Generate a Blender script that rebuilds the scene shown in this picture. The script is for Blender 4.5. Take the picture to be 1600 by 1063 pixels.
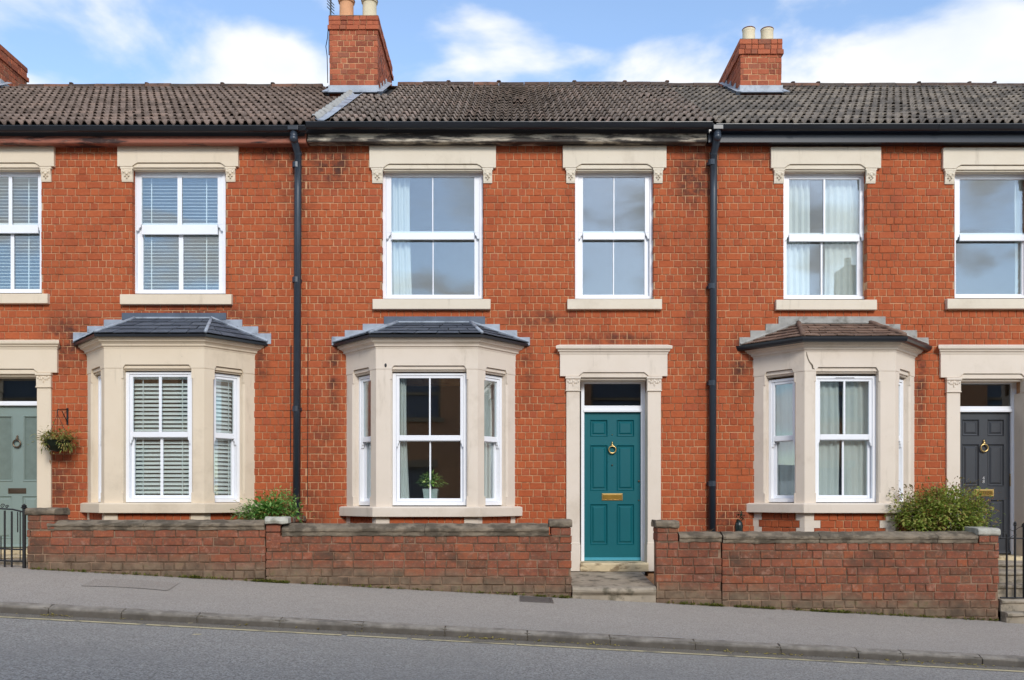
import bpy, bmesh, math, random
import numpy as np
from mathutils import Vector
R = math.radians
rng = random.Random(7)
sc = bpy.context.scene
for o in list(bpy.data.objects): bpy.data.objects.remove(o, do_unlink=True)

# ------------------------------------------------------------------ camera
# facade plane is Y = 0, street towards -Y; one metre on the facade is 117 px of the 1600 px wide photograph
EZ, D, F = 1.2, 12.0, 1404.0
HX, HY = 800.0, 780.0
cam_d = bpy.data.cameras.new('camera'); cam = bpy.data.objects.new('camera', cam_d); sc.collection.objects.link(cam)
cam.location = (0, -D, EZ); cam.rotation_euler = (R(90), 0, 0)
cam_d.sensor_width = 36; cam_d.sensor_fit = 'HORIZONTAL'; cam_d.lens = 36*F/1600; cam_d.shift_y = (HY-531.5)/1600
cam_d.clip_start = .1; cam_d.clip_end = 1000
sc.camera = cam
# ------------------------------------------------------------------ world, sun, exposure
SUN_EL, SUN_AZ = 30, 166          # azimuth clockwise from +Y: behind the camera, a little to the right
w = bpy.data.worlds.new('World'); sc.world = w; w.use_nodes = True
nt = w.node_tree; nt.nodes.clear()
N = nt.nodes.new; L = nt.links.new
out = N('ShaderNodeOutputWorld'); bg = N('ShaderNodeBackground'); bg.inputs['Strength'].default_value = .14
sky = N('ShaderNodeTexSky'); sky.sky_type = 'NISHITA'; sky.sun_disc = False
sky.sun_elevation = R(SUN_EL); sky.sun_rotation = R(SUN_AZ); sky.air_density = 1.0; sky.dust_density = .3; sky.ozone_density = 2.0
tc = N('ShaderNodeTexCoord'); sep = N('ShaderNodeSeparateXYZ'); L(tc.outputs['Generated'], sep.inputs[0])
def wmath(op, a, b=None, clamp=False):
    n = N('ShaderNodeMath'); n.operation = op; n.use_clamp = clamp
    for i, v in enumerate((a, b)):
        if v is None: continue
        if isinstance(v, (int, float)): n.inputs[i].default_value = v
        else: L(v, n.inputs[i])
    return n.outputs[0]
zz = wmath('ADD', wmath('MAXIMUM', sep.outputs['Z'], 0.0), .22)
cmb = N('ShaderNodeCombineXYZ'); L(wmath('DIVIDE', sep.outputs['X'], zz), cmb.inputs[0]); L(wmath('DIVIDE', sep.outputs['Y'], zz), cmb.inputs[1])
mp = N('ShaderNodeMapping'); mp.inputs['Location'].default_value = (1.1, 5.5, 0); mp.inputs['Rotation'].default_value = (0, 0, R(18)); mp.inputs['Scale'].default_value = (1.0, 1.0, 1)
L(cmb.outputs[0], mp.inputs[0])
n1 = N('ShaderNodeTexNoise'); n1.inputs['Scale'].default_value = 3.2; n1.inputs['Detail'].default_value = 7; n1.inputs['Roughness'].default_value = .5; n1.inputs['Distortion'].default_value = .2
L(mp.outputs[0], n1.inputs['Vector'])
mr = N('ShaderNodeMapRange'); mr.interpolation_type = 'SMOOTHSTEP'; mr.inputs[1].default_value = .445; mr.inputs[2].default_value = .615; L(n1.outputs[0], mr.inputs[0])
n2 = N('ShaderNodeTexNoise'); n2.inputs['Scale'].default_value = 4.0; n2.inputs['Detail'].default_value = 4; L(mp.outputs[0], n2.inputs['Vector'])
cr = N('ShaderNodeValToRGB'); cr.color_ramp.elements[0].position = .3; cr.color_ramp.elements[0].color = (.80, .86, .95, 1); cr.color_ramp.elements[1].position = .6; cr.color_ramp.elements[1].color = (1, 1, 1, 1)
L(n2.outputs[0], cr.inputs[0])
CLOUD, SKYMUL, VEIL = 4.3, 1.0, .04
cs = N('ShaderNodeMix'); cs.data_type = 'RGBA'; cs.blend_type = 'MULTIPLY'; cs.inputs[0].default_value = 1; L(cr.outputs[0], cs.inputs[6]); cs.inputs[7].default_value = (CLOUD, CLOUD, CLOUD, 1)
sm = N('ShaderNodeMix'); sm.data_type = 'RGBA'; sm.blend_type = 'MULTIPLY'; sm.inputs[0].default_value = 1; L(sky.outputs[0], sm.inputs[6]); sm.inputs[7].default_value = (SKYMUL, SKYMUL, SKYMUL, 1)
mx = N('ShaderNodeMix'); mx.data_type = 'RGBA'; L(wmath('ADD', wmath('MULTIPLY', mr.outputs[0], 1-VEIL), VEIL), mx.inputs[0]); L(sm.outputs[2], mx.inputs[6]); L(cs.outputs[2], mx.inputs[7])
L(mx.outputs[2], bg.inputs['Color']); L(bg.outputs[0], out.inputs[0])

sd = bpy.data.lights.new('sun', 'SUN'); sd.energy = 1.35; sd.angle = R(15); sd.color = (1, .96, .9)
so = bpy.data.objects.new('sun', sd); sc.collection.objects.link(so)
dv = Vector((math.sin(R(SUN_AZ))*math.cos(R(SUN_EL)), math.cos(R(SUN_AZ))*math.cos(R(SUN_EL)), math.sin(R(SUN_EL))))
so.rotation_euler = dv.to_track_quat('Z', 'Y').to_euler(); so.location = (3, -8, 14)
vs = sc.view_settings; sc.display_settings.display_device = 'sRGB'
vs.view_transform = 'Standard'; vs.look = 'None'; vs.gamma = 1; vs.use_curve_mapping = False; vs.exposure = 0.87
sc.cycles.max_bounces = 8; sc.cycles.transparent_max_bounces = 12; sc.cycles.use_denoising = True

# ------------------------------------------------------------------ materials
def lin(r, g, b):
    f = lambda c: (c/12.92 if c <= .04045 else ((c+.055)/1.055)**2.4)
    return (f(r/255), f(g/255), f(b/255), 1)
class NT:
    def __init__(s, name):
        s.m = bpy.data.materials.new(name); s.m.use_nodes = True; s.t = s.m.node_tree
        s.b = s.t.nodes['Principled BSDF']; s._pos = None
    def n(s, t): return s.t.nodes.new(t)
    def l(s, a, b): s.t.links.new(a, b)
    def set(s, k, v):
        if hasattr(v, 'is_linked'): s.l(v, s.b.inputs[k])
        else: s.b.inputs[k].default_value = v
    def pos(s):
        if s._pos is None: s._pos = s.n('ShaderNodeNewGeometry').outputs['Position']
        return s._pos
    def vmap(s, scale=(1, 1, 1), loc=(0, 0, 0), rot=(0, 0, 0)):
        m = s.n('ShaderNodeMapping'); m.inputs['Scale'].default_value = scale; m.inputs['Location'].default_value = loc; m.inputs['Rotation'].default_value = rot
        s.l(s.pos(), m.inputs[0]); return m.outputs[0]
    def noise(s, scale, detail=4, rough=.55, stretch=(1, 1, 1), loc=(0, 0, 0), dist=0):
        n = s.n('ShaderNodeTexNoise'); n.inputs['Scale'].default_value = scale; n.inputs['Detail'].default_value = detail
        n.inputs['Roughness'].default_value = rough; n.inputs['Distortion'].default_value = dist
        s.l(s.vmap(stretch, loc), n.inputs['Vector']); return n.outputs[0]
    def math(s, op, a, b=None, c=None, clamp=False):
        n = s.n('ShaderNodeMath'); n.operation = op; n.use_clamp = clamp
        for i, v in enumerate((a, b, c)):
            if v is None: continue
            if isinstance(v, (int, float)): n.inputs[i].default_value = v
            else: s.l(v, n.inputs[i])
        return n.outputs[0]
    def rng(s, v, a, b, c=0., d=1., smooth=True):
        n = s.n('ShaderNodeMapRange'); n.clamp = True
        if smooth: n.interpolation_type = 'SMOOTHSTEP'
        for i, x in enumerate((a, b, c, d)): n.inputs[i+1].default_value = x
        s.l(v, n.inputs[0]); return n.outputs[0]
    def ramp(s, v, stops):
        n = s.n('ShaderNodeValToRGB'); e = n.color_ramp.elements
        while len(e) < len(stops): e.new(.5)
        for i, (p, c) in enumerate(stops): e[i].position = p; e[i].color = c if len(c) == 4 else (*c, 1)
        s.l(v, n.inputs[0]); return n.outputs[0]
    def mix(s, f, a, b, mode='MIX'):
        n = s.n('ShaderNodeMix'); n.data_type = 'RGBA'; n.blend_type = mode
        for i, v in ((0, f), (6, a), (7, b)):
            if isinstance(v, (int, float)): n.inputs[i].default_value = v
            elif isinstance(v, tuple): n.inputs[i].default_value = v if len(v) == 4 else (*v, 1)
            else: s.l(v, n.inputs[i])
        return n.outputs[2]
    def bump(s, h, strength=.3, dist=.01):
        n = s.n('ShaderNodeBump'); n.inputs['Strength'].default_value = strength; n.inputs['Distance'].default_value = dist
        s.l(h, n.inputs['Height']); s.l(n.outputs[0], s.b.inputs['Normal'])
    def rand(s):
        a = s.n('ShaderNodeObjectInfo').outputs['Random']; b = s.n('ShaderNodeNewGeometry').outputs['Random Per Island']
        return s.math('FRACT', s.math('ADD', a, b))
    def spot(s, x, z, rx, rz, soft=1.0):
        v = s.n('ShaderNodeVectorMath'); v.operation = 'MULTIPLY_ADD'
        s.l(s.pos(), v.inputs[0]); v.inputs[1].default_value = (1/rx, 0, 1/rz); v.inputs[2].default_value = (-x/rx, 0, -z/rz)
        ln = s.n('ShaderNodeVectorMath'); ln.operation = 'LENGTH'; s.l(v.outputs[0], ln.inputs[0])
        return s.rng(ln.outputs['Value'], .1, 1.0, 1, 0)
def X(px, Y=0.): return (px-HX)*(D+Y)/F
def Z(py, Y=0.): return EZ+(HY-py)*(D+Y)/F

def m_plain(name, c, rough=.5, var=.08, scale=3., bump=0., metal=0., bscale=60, dirt=None, spec=.5):
    s = NT(name); n = s.noise(scale, 5)
    k = s.rng(n, .3, .7, 1-var, 1+var, False)
    cm = s.n('ShaderNodeCombineColor')
    for i in range(3): s.l(k, cm.inputs[i])
    col = s.mix(1, c, cm.outputs[0], 'MULTIPLY')
    if dirt:
        dc, a, b, sc_, st = dirt
        col = s.mix(s.math('MULTIPLY', s.rng(s.noise(sc_, 6, .6, st), a, b), .8), col, dc)
    s.set('Base Color', col); s.set('Roughness', rough); s.set('Metallic', metal); s.b.inputs['Specular IOR Level'].default_value = spec
    if bump: s.bump(s.noise(bscale, 5), bump, .004)
    return s.m

def m_brick(name, stops, soot_amt, spots, damp=None, fleck=.0):
    s = NT(name); r = s.rand()
    col = s.ramp(r, stops)
    n1 = s.noise(14, 5, .6); col = s.mix(s.rng(n1, .4, .75, 0, .26), col, lin(140, 70, 46))
    n3 = s.noise(38, 4, .6); col = s.mix(s.rng(n3, .45, .75, 0, .4), col, lin(190, 112, 74)); col = s.mix(s.rng(s.noise(24, 5, .65, (1, 1, 1.8), (5, 2, 1)), .5, .75, 0, .3), col, lin(134, 68, 44))
    so_ = s.rng(s.noise(.55, 6, .62), .52, .78, 0, soot_amt)
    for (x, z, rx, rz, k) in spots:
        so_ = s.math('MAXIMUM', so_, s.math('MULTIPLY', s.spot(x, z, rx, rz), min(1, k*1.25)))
    gr = s.rng(s.noise(5, 6, .7), .34, .62)
    gr2 = s.math('GREATER_THAN', r, .35)
    gm = s.math('MULTIPLY', so_, s.math('ADD', s.math('MULTIPLY', gr, .88), s.math('MULTIPLY', gr2, .12)))
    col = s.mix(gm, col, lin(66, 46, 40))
    if fleck:
        col = s.mix(s.rng(s.noise(18, 5, .7, loc=(1, 2, 3)), .48, .64, 0, .55), col, lin(108, 84, 68)); col = s.mix(s.rng(s.noise(11, 5, .7, loc=(7, 2, 5)), .54, .68, 0, .5), col, lin(170, 128, 108))
        col = s.mix(s.rng(s.noise(55, 3, .7), .66, .72, 0, fleck), col, lin(190, 175, 158))
    if damp:      # grey-green lichen and salts of the lowest courses of the roadside walls, following the falling pavement
        sp = s.n('ShaderNodeSeparateXYZ'); s.l(s.pos(), sp.inputs[0])
        hgt = s.math('ADD', sp.outputs['Z'], s.math('MULTIPLY', sp.outputs['X'], SLOPE))
        hh = s.math('ADD', hgt, s.math('MULTIPLY', s.noise(2.2, 5, .6), .34))
        dm = s.rng(hh, damp[0], damp[1], 1, 0)
        col = s.mix(s.math('MULTIPLY', dm, .85), col, s.ramp(s.noise(9, 5), [(.3, lin(88, 80, 66)), (.6, lin(128, 112, 92)), (.75, lin(104, 104, 74))]))
        col = s.mix(s.rng(s.noise(1.6, 6, .65, loc=(3, 0, 1)), .53, .68, 0, .7), col, lin(74, 62, 52))
    s.set('Base Color', col); s.set('Roughness', .88); s.b.inputs['Specular IOR Level'].default_value = .25
    s.bump(s.math('ADD', s.noise(70, 5, .65), s.math('MULTIPLY', s.noise(16, 3), .8)), .55, .004)
    return s.m
SLOPE = .0535
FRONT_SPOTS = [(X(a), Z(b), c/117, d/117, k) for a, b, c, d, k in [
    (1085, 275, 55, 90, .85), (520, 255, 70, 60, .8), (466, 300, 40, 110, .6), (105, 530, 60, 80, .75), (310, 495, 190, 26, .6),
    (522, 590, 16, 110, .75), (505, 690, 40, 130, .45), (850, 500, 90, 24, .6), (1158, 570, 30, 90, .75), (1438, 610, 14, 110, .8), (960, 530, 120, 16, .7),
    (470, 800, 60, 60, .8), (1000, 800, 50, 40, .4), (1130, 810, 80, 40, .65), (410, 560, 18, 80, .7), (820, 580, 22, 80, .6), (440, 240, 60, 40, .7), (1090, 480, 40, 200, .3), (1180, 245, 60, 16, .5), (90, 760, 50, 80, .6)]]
RED = [(0, lin(154, 76, 46)), (.1, lin(165, 83, 49)), (.45, lin(170, 86, 50)), (.85, lin(176, 92, 54)), (.95, lin(168, 86, 55)), (1, lin(157, 79, 52))]
M = {}
M['brick'] = m_brick('orange_red_facing_brick', RED, .5, FRONT_SPOTS)
M['stack_brick'] = m_brick('chimney_brick', [(0, lin(122, 68, 52)), (.4, lin(158, 86, 62)), (.8, lin(172, 98, 70)), (1, lin(120, 80, 66))], .55, [])
M['wall_brick'] = m_brick('weathered_garden_brick', [(0, lin(104, 72, 56)), (.2, lin(124, 77, 59)), (.5, lin(138, 82, 61)), (.75, lin(129, 82, 66)), (.9, lin(152, 86, 57)), (1, lin(112, 86, 68))], .75, [], (.30, .56), .6)
def m_mortar():
    s = NT('lime_mortar'); col = s.mix(s.rng(s.noise(1.1, 5, .6), .46, .68), lin(198, 154, 116), lin(142, 94, 64))
    col = s.mix(s.rng(s.noise(9, 6, .7), .50, .66, 0, .7), col, lin(128, 84, 58)); col = s.mix(s.rng(s.noise(5, 5, .7, loc=(3, 1, 7)), .56, .68, 0, .7), col, lin(206, 170, 132))
    s.set('Base Color', col); s.set('Roughness', .95); s.bump(s.noise(60, 4), .4, .004); return s.m
M['mortar'] = m_mortar()
M['wall_mortar'] = m_plain('dirty_mortar', lin(142, 116, 94), .95, .25, 6, .4, dirt=(lin(88, 70, 54), .40, .56, 5, (1, 1, 1)))
STONE = lin(214, 204, 184)
def m_stone(name, c):
    s = NT(name); n = s.noise(2.5, 5)
    col = s.mix(s.rng(n, .3, .75, 0, .35), c, (c[0]*.88, c[1]*.86, c[2]*.82, 1))
    col = s.mix(s.rng(s.noise(3, 7, .7, (2.6, 2.6, .45)), .56, .78, 0, .4), col, lin(150, 136, 114)); col = s.mix(s.rng(s.noise(1.3, 6, .7, loc=(4, 4, 2)), .52, .72, 0, .28), col, lin(168, 152, 128))
    col = s.mix(s.rng(s.noise(30, 5, .7), .68, .74, 0, .6), col, lin(122, 108, 88))
    s.set('Base Color', col); s.set('Roughness', .72); s.b.inputs['Specular IOR Level'].default_value = .35
    s.bump(s.math('ADD', s.noise(90, 4), s.math('MULTIPLY', s.noise(8, 3), 1.5)), .25, .004); return s.m
M['stone'] = m_stone('cream_masonry_paint', lin(221, 209, 189))
M['stone_warm'] = m_stone('warm_cream_masonry_paint', lin(222, 206, 182))
M['stone_pink'] = m_stone('pinkish_cream_masonry_paint', lin(221, 208, 192))
M['step_cream'] = m_plain('worn_cream_step', lin(206, 188, 152), .8, .15, 5, .3, dirt=(lin(120, 100, 72), .5, .66, 6, (1, 1, 2.5)))
M['concrete'] = m_plain('weathered_step_concrete', lin(160, 148, 130), .9, .2, 5, .5, dirt=(lin(88, 82, 66), .48, .66, 7, (1, 1, 1)))
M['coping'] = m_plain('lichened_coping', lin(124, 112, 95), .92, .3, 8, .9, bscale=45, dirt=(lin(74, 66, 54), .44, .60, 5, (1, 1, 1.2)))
M['cap_pale'] = m_plain('pale_capstone', lin(170, 168, 156), .9, .25, 9, .7, bscale=45, dirt=(lin(104, 102, 84), .5, .7, 6, (1, 1, 1)))
M['upvc'] = m_plain('white_window_paint', lin(236, 238, 242), .3, .02, 2)
M['gutter'] = m_plain('black_gutter_plastic', lin(34, 37, 42), .32, .2, 2)
M['pipe'] = m_plain('blue_black_pipe', lin(46, 54, 64), .34, .15, 3)
M['lead'] = m_plain('lead_sheet', lin(156, 164, 174), .5, .18, 6, .3, metal=0, bscale=18, dirt=(lin(84, 92, 104), .5, .7, 4, (1, 1, 1)))
M['lead_dark'] = m_plain('dark_lead_sheet', lin(82, 92, 106), .5, .18, 6, .3, metal=.15, bscale=18)
M['mortar_flashing'] = m_plain('mortar_flashing', lin(160, 158, 152), .9, .2, 7, .6, dirt=(lin(110, 106, 98), .5, .7, 6, (1, 1, 1)))
def m_tile(name, a, b, c, d, dirtc, amt):
    s = NT(name); r = s.rand(); col = s.ramp(r, [(0, a), (.4, b), (.75, c), (1, d)])
    col = s.mix(s.rng(s.noise(9, 6, .65), .46, .68, 0, amt), col, dirtc)
    col = s.mix(s.rng(s.noise(22, 4, .7), .6, .74, 0, .35), col, lin(176, 168, 152))
    s.set('Base Color', col); s.set('Roughness', .85); s.b.inputs['Specular IOR Level'].default_value = .3
    s.bump(s.noise(60, 5, .7), .6, .006); return s.m
M['tile'] = m_tile('weathered_concrete_tile', lin(118, 106, 98), lin(130, 118, 109), lin(138, 125, 115), lin(150, 132, 122), lin(60, 53, 48), .5)
M['tile_brown'] = m_tile('brown_concrete_tile', lin(108, 93, 84), lin(122, 106, 96), lin(132, 115, 105), lin(138, 118, 106), lin(62, 54, 48), .5)
M['tile_dark'] = m_tile('dark_concrete_tile', lin(104, 98, 92), lin(122, 114, 106), lin(136, 126, 116), lin(146, 136, 124), lin(50, 48, 46), .6)
M['ridge'] = m_tile('ridge_tile_clay', lin(74, 62, 56), lin(90, 70, 60), lin(80, 72, 66), lin(122, 86, 68), lin(50, 44, 40), .8)
M['slate'] = m_tile('blue_grey_slate', lin(74, 80, 90), lin(84, 90, 100), lin(92, 98, 108), lin(80, 84, 92), lin(58, 62, 70), .5)
M['bay_tile'] = m_tile('brown_bay_tile', lin(104, 84, 72), lin(124, 100, 86), lin(140, 114, 98), lin(112, 90, 78), lin(72, 58, 50), .6)
M['felt'] = m_plain('roof_underlay', lin(48, 44, 42), .9)
def m_fascia(name, c, mould, a, b):
    s = NT(name); n = s.noise(2.4, 7, .68, (.55, 1, 3.2))
    col = s.mix(s.rng(n, a, b), c, mould); col = s.mix(s.rng(s.noise(16, 5, .7), .55, .75, 0, .6), col, lin(128, 112, 96))
    s.set('Base Color', col); s.set('Roughness', .75); s.bump(n, .3, .004); return s.m
M['fascia_cream'] = m_fascia('flaking_cream_fascia', lin(192, 180, 160), lin(58, 52, 47), .44, .57)
M['fascia_brown'] = m_fascia('red_brown_fascia', lin(150, 90, 70), lin(58, 36, 32), .52, .64)
M['fascia_black'] = m_plain('black_fascia', lin(32, 36, 44), .28, .1, 2)
M['teal'] = m_plain('teal_door_paint', lin(7, 92, 100), .42, .05, 2, .05, spec=.3)
M['sage'] = m_plain('sage_door_paint', lin(128, 144, 138), .4, .05, 2, .05)
M['charcoal'] = m_plain('charcoal_door_paint', lin(58, 61, 66), .38, .05, 2, .05)
M['teal_bar'] = m_plain('teal_weather_bar', lin(60, 142, 156), .35, .05)
M['brass'] = m_plain('brass', lin(206, 178, 120), .3, .1, 8, metal=1)
M['brass_dark'] = m_plain('brass_flap', lin(166, 134, 66), .35, .1, 8, metal=1)
M['bronze'] = m_plain('old_bronze', lin(120, 104, 88), .4, .1, 8, metal=1)
M['silver'] = m_plain('silver_numeral', lin(214, 214, 214), .3, .03, metal=.6)
M['ink'] = m_plain('engraved_letters', lin(70, 52, 24), .6, .03)
M['iron'] = m_plain('black_iron', lin(22, 22, 24), .5, .2, 20, .2)
M['room'] = m_plain('pale_plaster', lin(196, 190, 180), .9, .05)
M['floorboard'] = m_plain('room_floor', lin(110, 84, 60), .6, .15, 3)
M['blind'] = m_plain('white_blind_slat', lin(240, 243, 242), .5, .03)
def m_curtain(name, c):
    s = NT(name); s.set('Base Color', c); s.set('Roughness', .9); s.bump(s.noise(180, 2), .1, .002)
    tr = s.n('ShaderNodeBsdfTranslucent'); tr.inputs[0].default_value = c; mx_ = s.n('ShaderNodeMixShader'); mx_.inputs[0].default_value = .18
    o = s.t.nodes['Material Output']; s.l(s.b.outputs[0], mx_.inputs[1]); s.l(tr.outputs[0], mx_.inputs[2]); s.l(mx_.outputs[0], o.inputs[0]); return s.m
M['curtain'] = m_curtain('white_voile', lin(226, 230, 228))
M['curtain_grey'] = m_curtain('pale_grey_curtain', lin(226, 230, 228))
def m_glass(name, fac, tint, frost=0.):
    s = NT(name); t = s.t; t.nodes.remove(s.b)
    tr = s.n('ShaderNodeBsdfTransparent'); tr.inputs[0].default_value = tint
    gl = s.n('ShaderNodeBsdfGlossy'); gl.inputs['Roughness'].default_value = .0; gl.inputs['Color'].default_value = (.93, .97, 1, 1)
    fr = s.n('ShaderNodeLayerWeight'); fr.inputs['Blend'].default_value = .25
    f = s.math('ADD', s.math('MULTIPLY', fr.outputs['Fresnel'], .6), fac, clamp=True)
    bp = s.n('ShaderNodeBump'); bp.inputs['Strength'].default_value = .05; bp.inputs['Distance'].default_value = .01
    s.l(s.noise(1.3, 2, .5), bp.inputs['Height']); s.l(bp.outputs[0], gl.inputs['Normal'])
    mx_ = s.n('ShaderNodeMixShader'); s.l(f, mx_.inputs[0]); s.l(tr.outputs[0], mx_.inputs[1]); s.l(gl.outputs[0], mx_.inputs[2])
    s.l(mx_.outputs[0], t.nodes['Material Output'].inputs[0]); return s.m
M['glass'] = m_glass('window_glass', .125, (.95, .98, .97, 1))
M['glass_dark'] = m_glass('fanlight_glass', .13, (.6, .6, .57, 1))
M['glass_sage'] = m_plain('obscured_door_glass', lin(112, 126, 120), .18, .1, 12, .1)
def m_leaf(name, stops):
    s = NT(name); c = s.ramp(s.rand(), stops); s.set('Base Color', c); s.set('Roughness', .55)
    tr = s.n('ShaderNodeBsdfTranslucent'); s.l(c, tr.inputs[0]); mx_ = s.n('ShaderNodeMixShader'); mx_.inputs[0].default_value = .42
    o = s.t.nodes['Material Output']; s.l(s.b.outputs[0], mx_.inputs[1]); s.l(tr.outputs[0], mx_.inputs[2]); s.l(mx_.outputs[0], o.inputs[0]); return s.m
M['leaf_bright'] = m_leaf('fresh_green_leaves', [(0, lin(74, 120, 48)), (.45, lin(108, 158, 70)), (.8, lin(144, 186, 100)), (1, lin(170, 168, 92))])
M['leaf_shrub'] = m_leaf('shrub_leaves', [(0, lin(98, 122, 48)), (.35, lin(138, 158, 64)), (.65, lin(168, 182, 86)), (.85, lin(196, 194, 112)), (1, lin(168, 128, 76))])
M['leaf_shrub_tip'] = m_leaf('olive_brown_shrub_tips', [(0, lin(96, 88, 44)), (.5, lin(126, 112, 58)), (1, lin(140, 90, 54))])
M['leaf_pale'] = m_leaf('variegated_leaves', [(0, lin(150, 166, 112)), (.5, lin(196, 200, 160)), (1, lin(96, 130, 70))])
M['leaf_basket'] = m_leaf('basket_leaves', [(0, lin(84, 100, 44)), (.4, lin(132, 142, 68)), (.75, lin(182, 168, 98)), (1, lin(132, 88, 58))])
M['leaf_dark'] = m_leaf('dark_leaves', [(0, lin(24, 34, 22)), (.6, lin(38, 52, 30)), (1, lin(56, 66, 40))])
M['leaf_pot'] = m_leaf('houseplant_leaves', [(0, lin(90, 130, 56)), (.5, lin(140, 180, 86)), (1, lin(190, 206, 124))])
M['far_brick'] = m_brick('dark_brown_brick', [(0, lin(160, 122, 92)), (.5, lin(178, 136, 102)), (1, lin(164, 128, 100))], .6, [])
M['far_stone'] = m_plain('grimy_stone', lin(134, 120, 100), .9, .2, 3)
M['leaf_fallen'] = m_leaf('fallen_yellow_leaves', [(0, lin(170, 150, 60)), (.5, lin(200, 184, 96)), (1, lin(140, 120, 84))])
M['moss'] = m_leaf('wall_foot_weeds', [(0, lin(84, 96, 40)), (.5, lin(122, 128, 56)), (1, lin(150, 140, 70))])
M['stem'] = m_plain('woody_stem', lin(96, 78, 56), .8)
M['zinc'] = m_plain('pale_zinc_pot', lin(176, 190, 188), .5, .06)
M['pot_orange'] = m_plain('terracotta_pot', lin(204, 150, 110), .8, .15, 4, .3)
M['pot_buff'] = m_plain('buff_clay_pot', lin(204, 192, 164), .8, .12, 4, .3)
M['pot_rim'] = m_plain('sooty_pot_rim', lin(110, 70, 56), .8, .2, 9)
M['glaze'] = m_plain('dark_green_glaze', lin(24, 38, 36), .3, .5, 14, .4)
def m_asphalt(name, base, light, fine, patch, bl=.0):
    s = NT(name)
    v = s.n('ShaderNodeTexVoronoi'); v.inputs['Scale'].default_value = fine; s.l(s.pos(), v.inputs['Vector'])
    g = s.n('ShaderNodeSeparateColor'); s.l(v.outputs['Color'], g.inputs[0])
    col = s.mix(s.rng(g.outputs[0], .1, .95, 0, 1, False), base, light)
    col = s.mix(s.rng(s.noise(.7, 6, .6, (1, 1.6, 1)), .4, .66, 0, .4), col, patch)
    col = s.mix(s.rng(s.noise(5, 5, .6), .55, .75, 0, .22), col, tuple(min(1, c*.6) for c in patch[:3])+(1,))
    s.set('Base Color', col); s.set('Roughness', .88); s.b.inputs['Specular IOR Level'].default_value = .3
    s.bump(s.math('ADD', v.outputs['Distance'], s.noise(220, 2)), .5, .005); return s.m
M['road'] = m_asphalt('road_asphalt', lin(128, 124, 116), lin(186, 181, 172), 95, lin(150, 146, 138))
M['pavement'] = m_asphalt('pavement_asphalt', lin(148, 140, 130), lin(188, 180, 169), 120, lin(162, 154, 143))
M['patch'] = m_asphalt('pavement_patch', lin(140, 132, 122), lin(182, 173, 162), 120, lin(154, 146, 136))
M['channel'] = m_asphalt('gutter_channel', lin(104, 98, 88), lin(150, 142, 128), 120, lin(118, 108, 92))
def m_kerb():
    s = NT('granite_kerb'); col = s.mix(s.rng(s.noise(9, 5, .6), .3, .7), lin(162, 153, 140), lin(128, 120, 108))
    sp = s.n('ShaderNodeSeparateXYZ'); s.l(s.pos(), sp.inputs[0]); h = s.math('ADD', s.math('ADD', sp.outputs['Z'], s.math('MULTIPLY', sp.outputs['X'], SLOPE)), s.math('MULTIPLY', s.noise(5, 5, .65), .05))
    col = s.mix(s.rng(h, -.02, .016, .7, 0), col, lin(92, 86, 78))      # shade of the face below the sky-lit top, painted in by height
    col = s.mix(s.rng(s.noise(3.2, 6, .6), .5, .7, 0, .5), col, lin(84, 78, 70)); s.set('Base Color', col); s.set('Roughness', .87); s.bump(s.noise(45, 5), .7, .005); return s.m
M['kerb'] = m_kerb()
M['line'] = m_plain('worn_cream_line', lin(206, 192, 150), .8, .1, 8, .3, dirt=(lin(126, 120, 108), .5, .62, 7, (1, 1, 1)))
M['cover'] = m_plain('iron_cover', lin(98, 92, 86), .7, .2, 20, .5)
M['soil'] = m_plain('garden_soil', lin(78, 64, 50), .95, .3, 5, .6)
M['aerial'] = m_plain('grey_aerial', lin(70, 76, 84), .4, .1, metal=.6)
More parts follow.
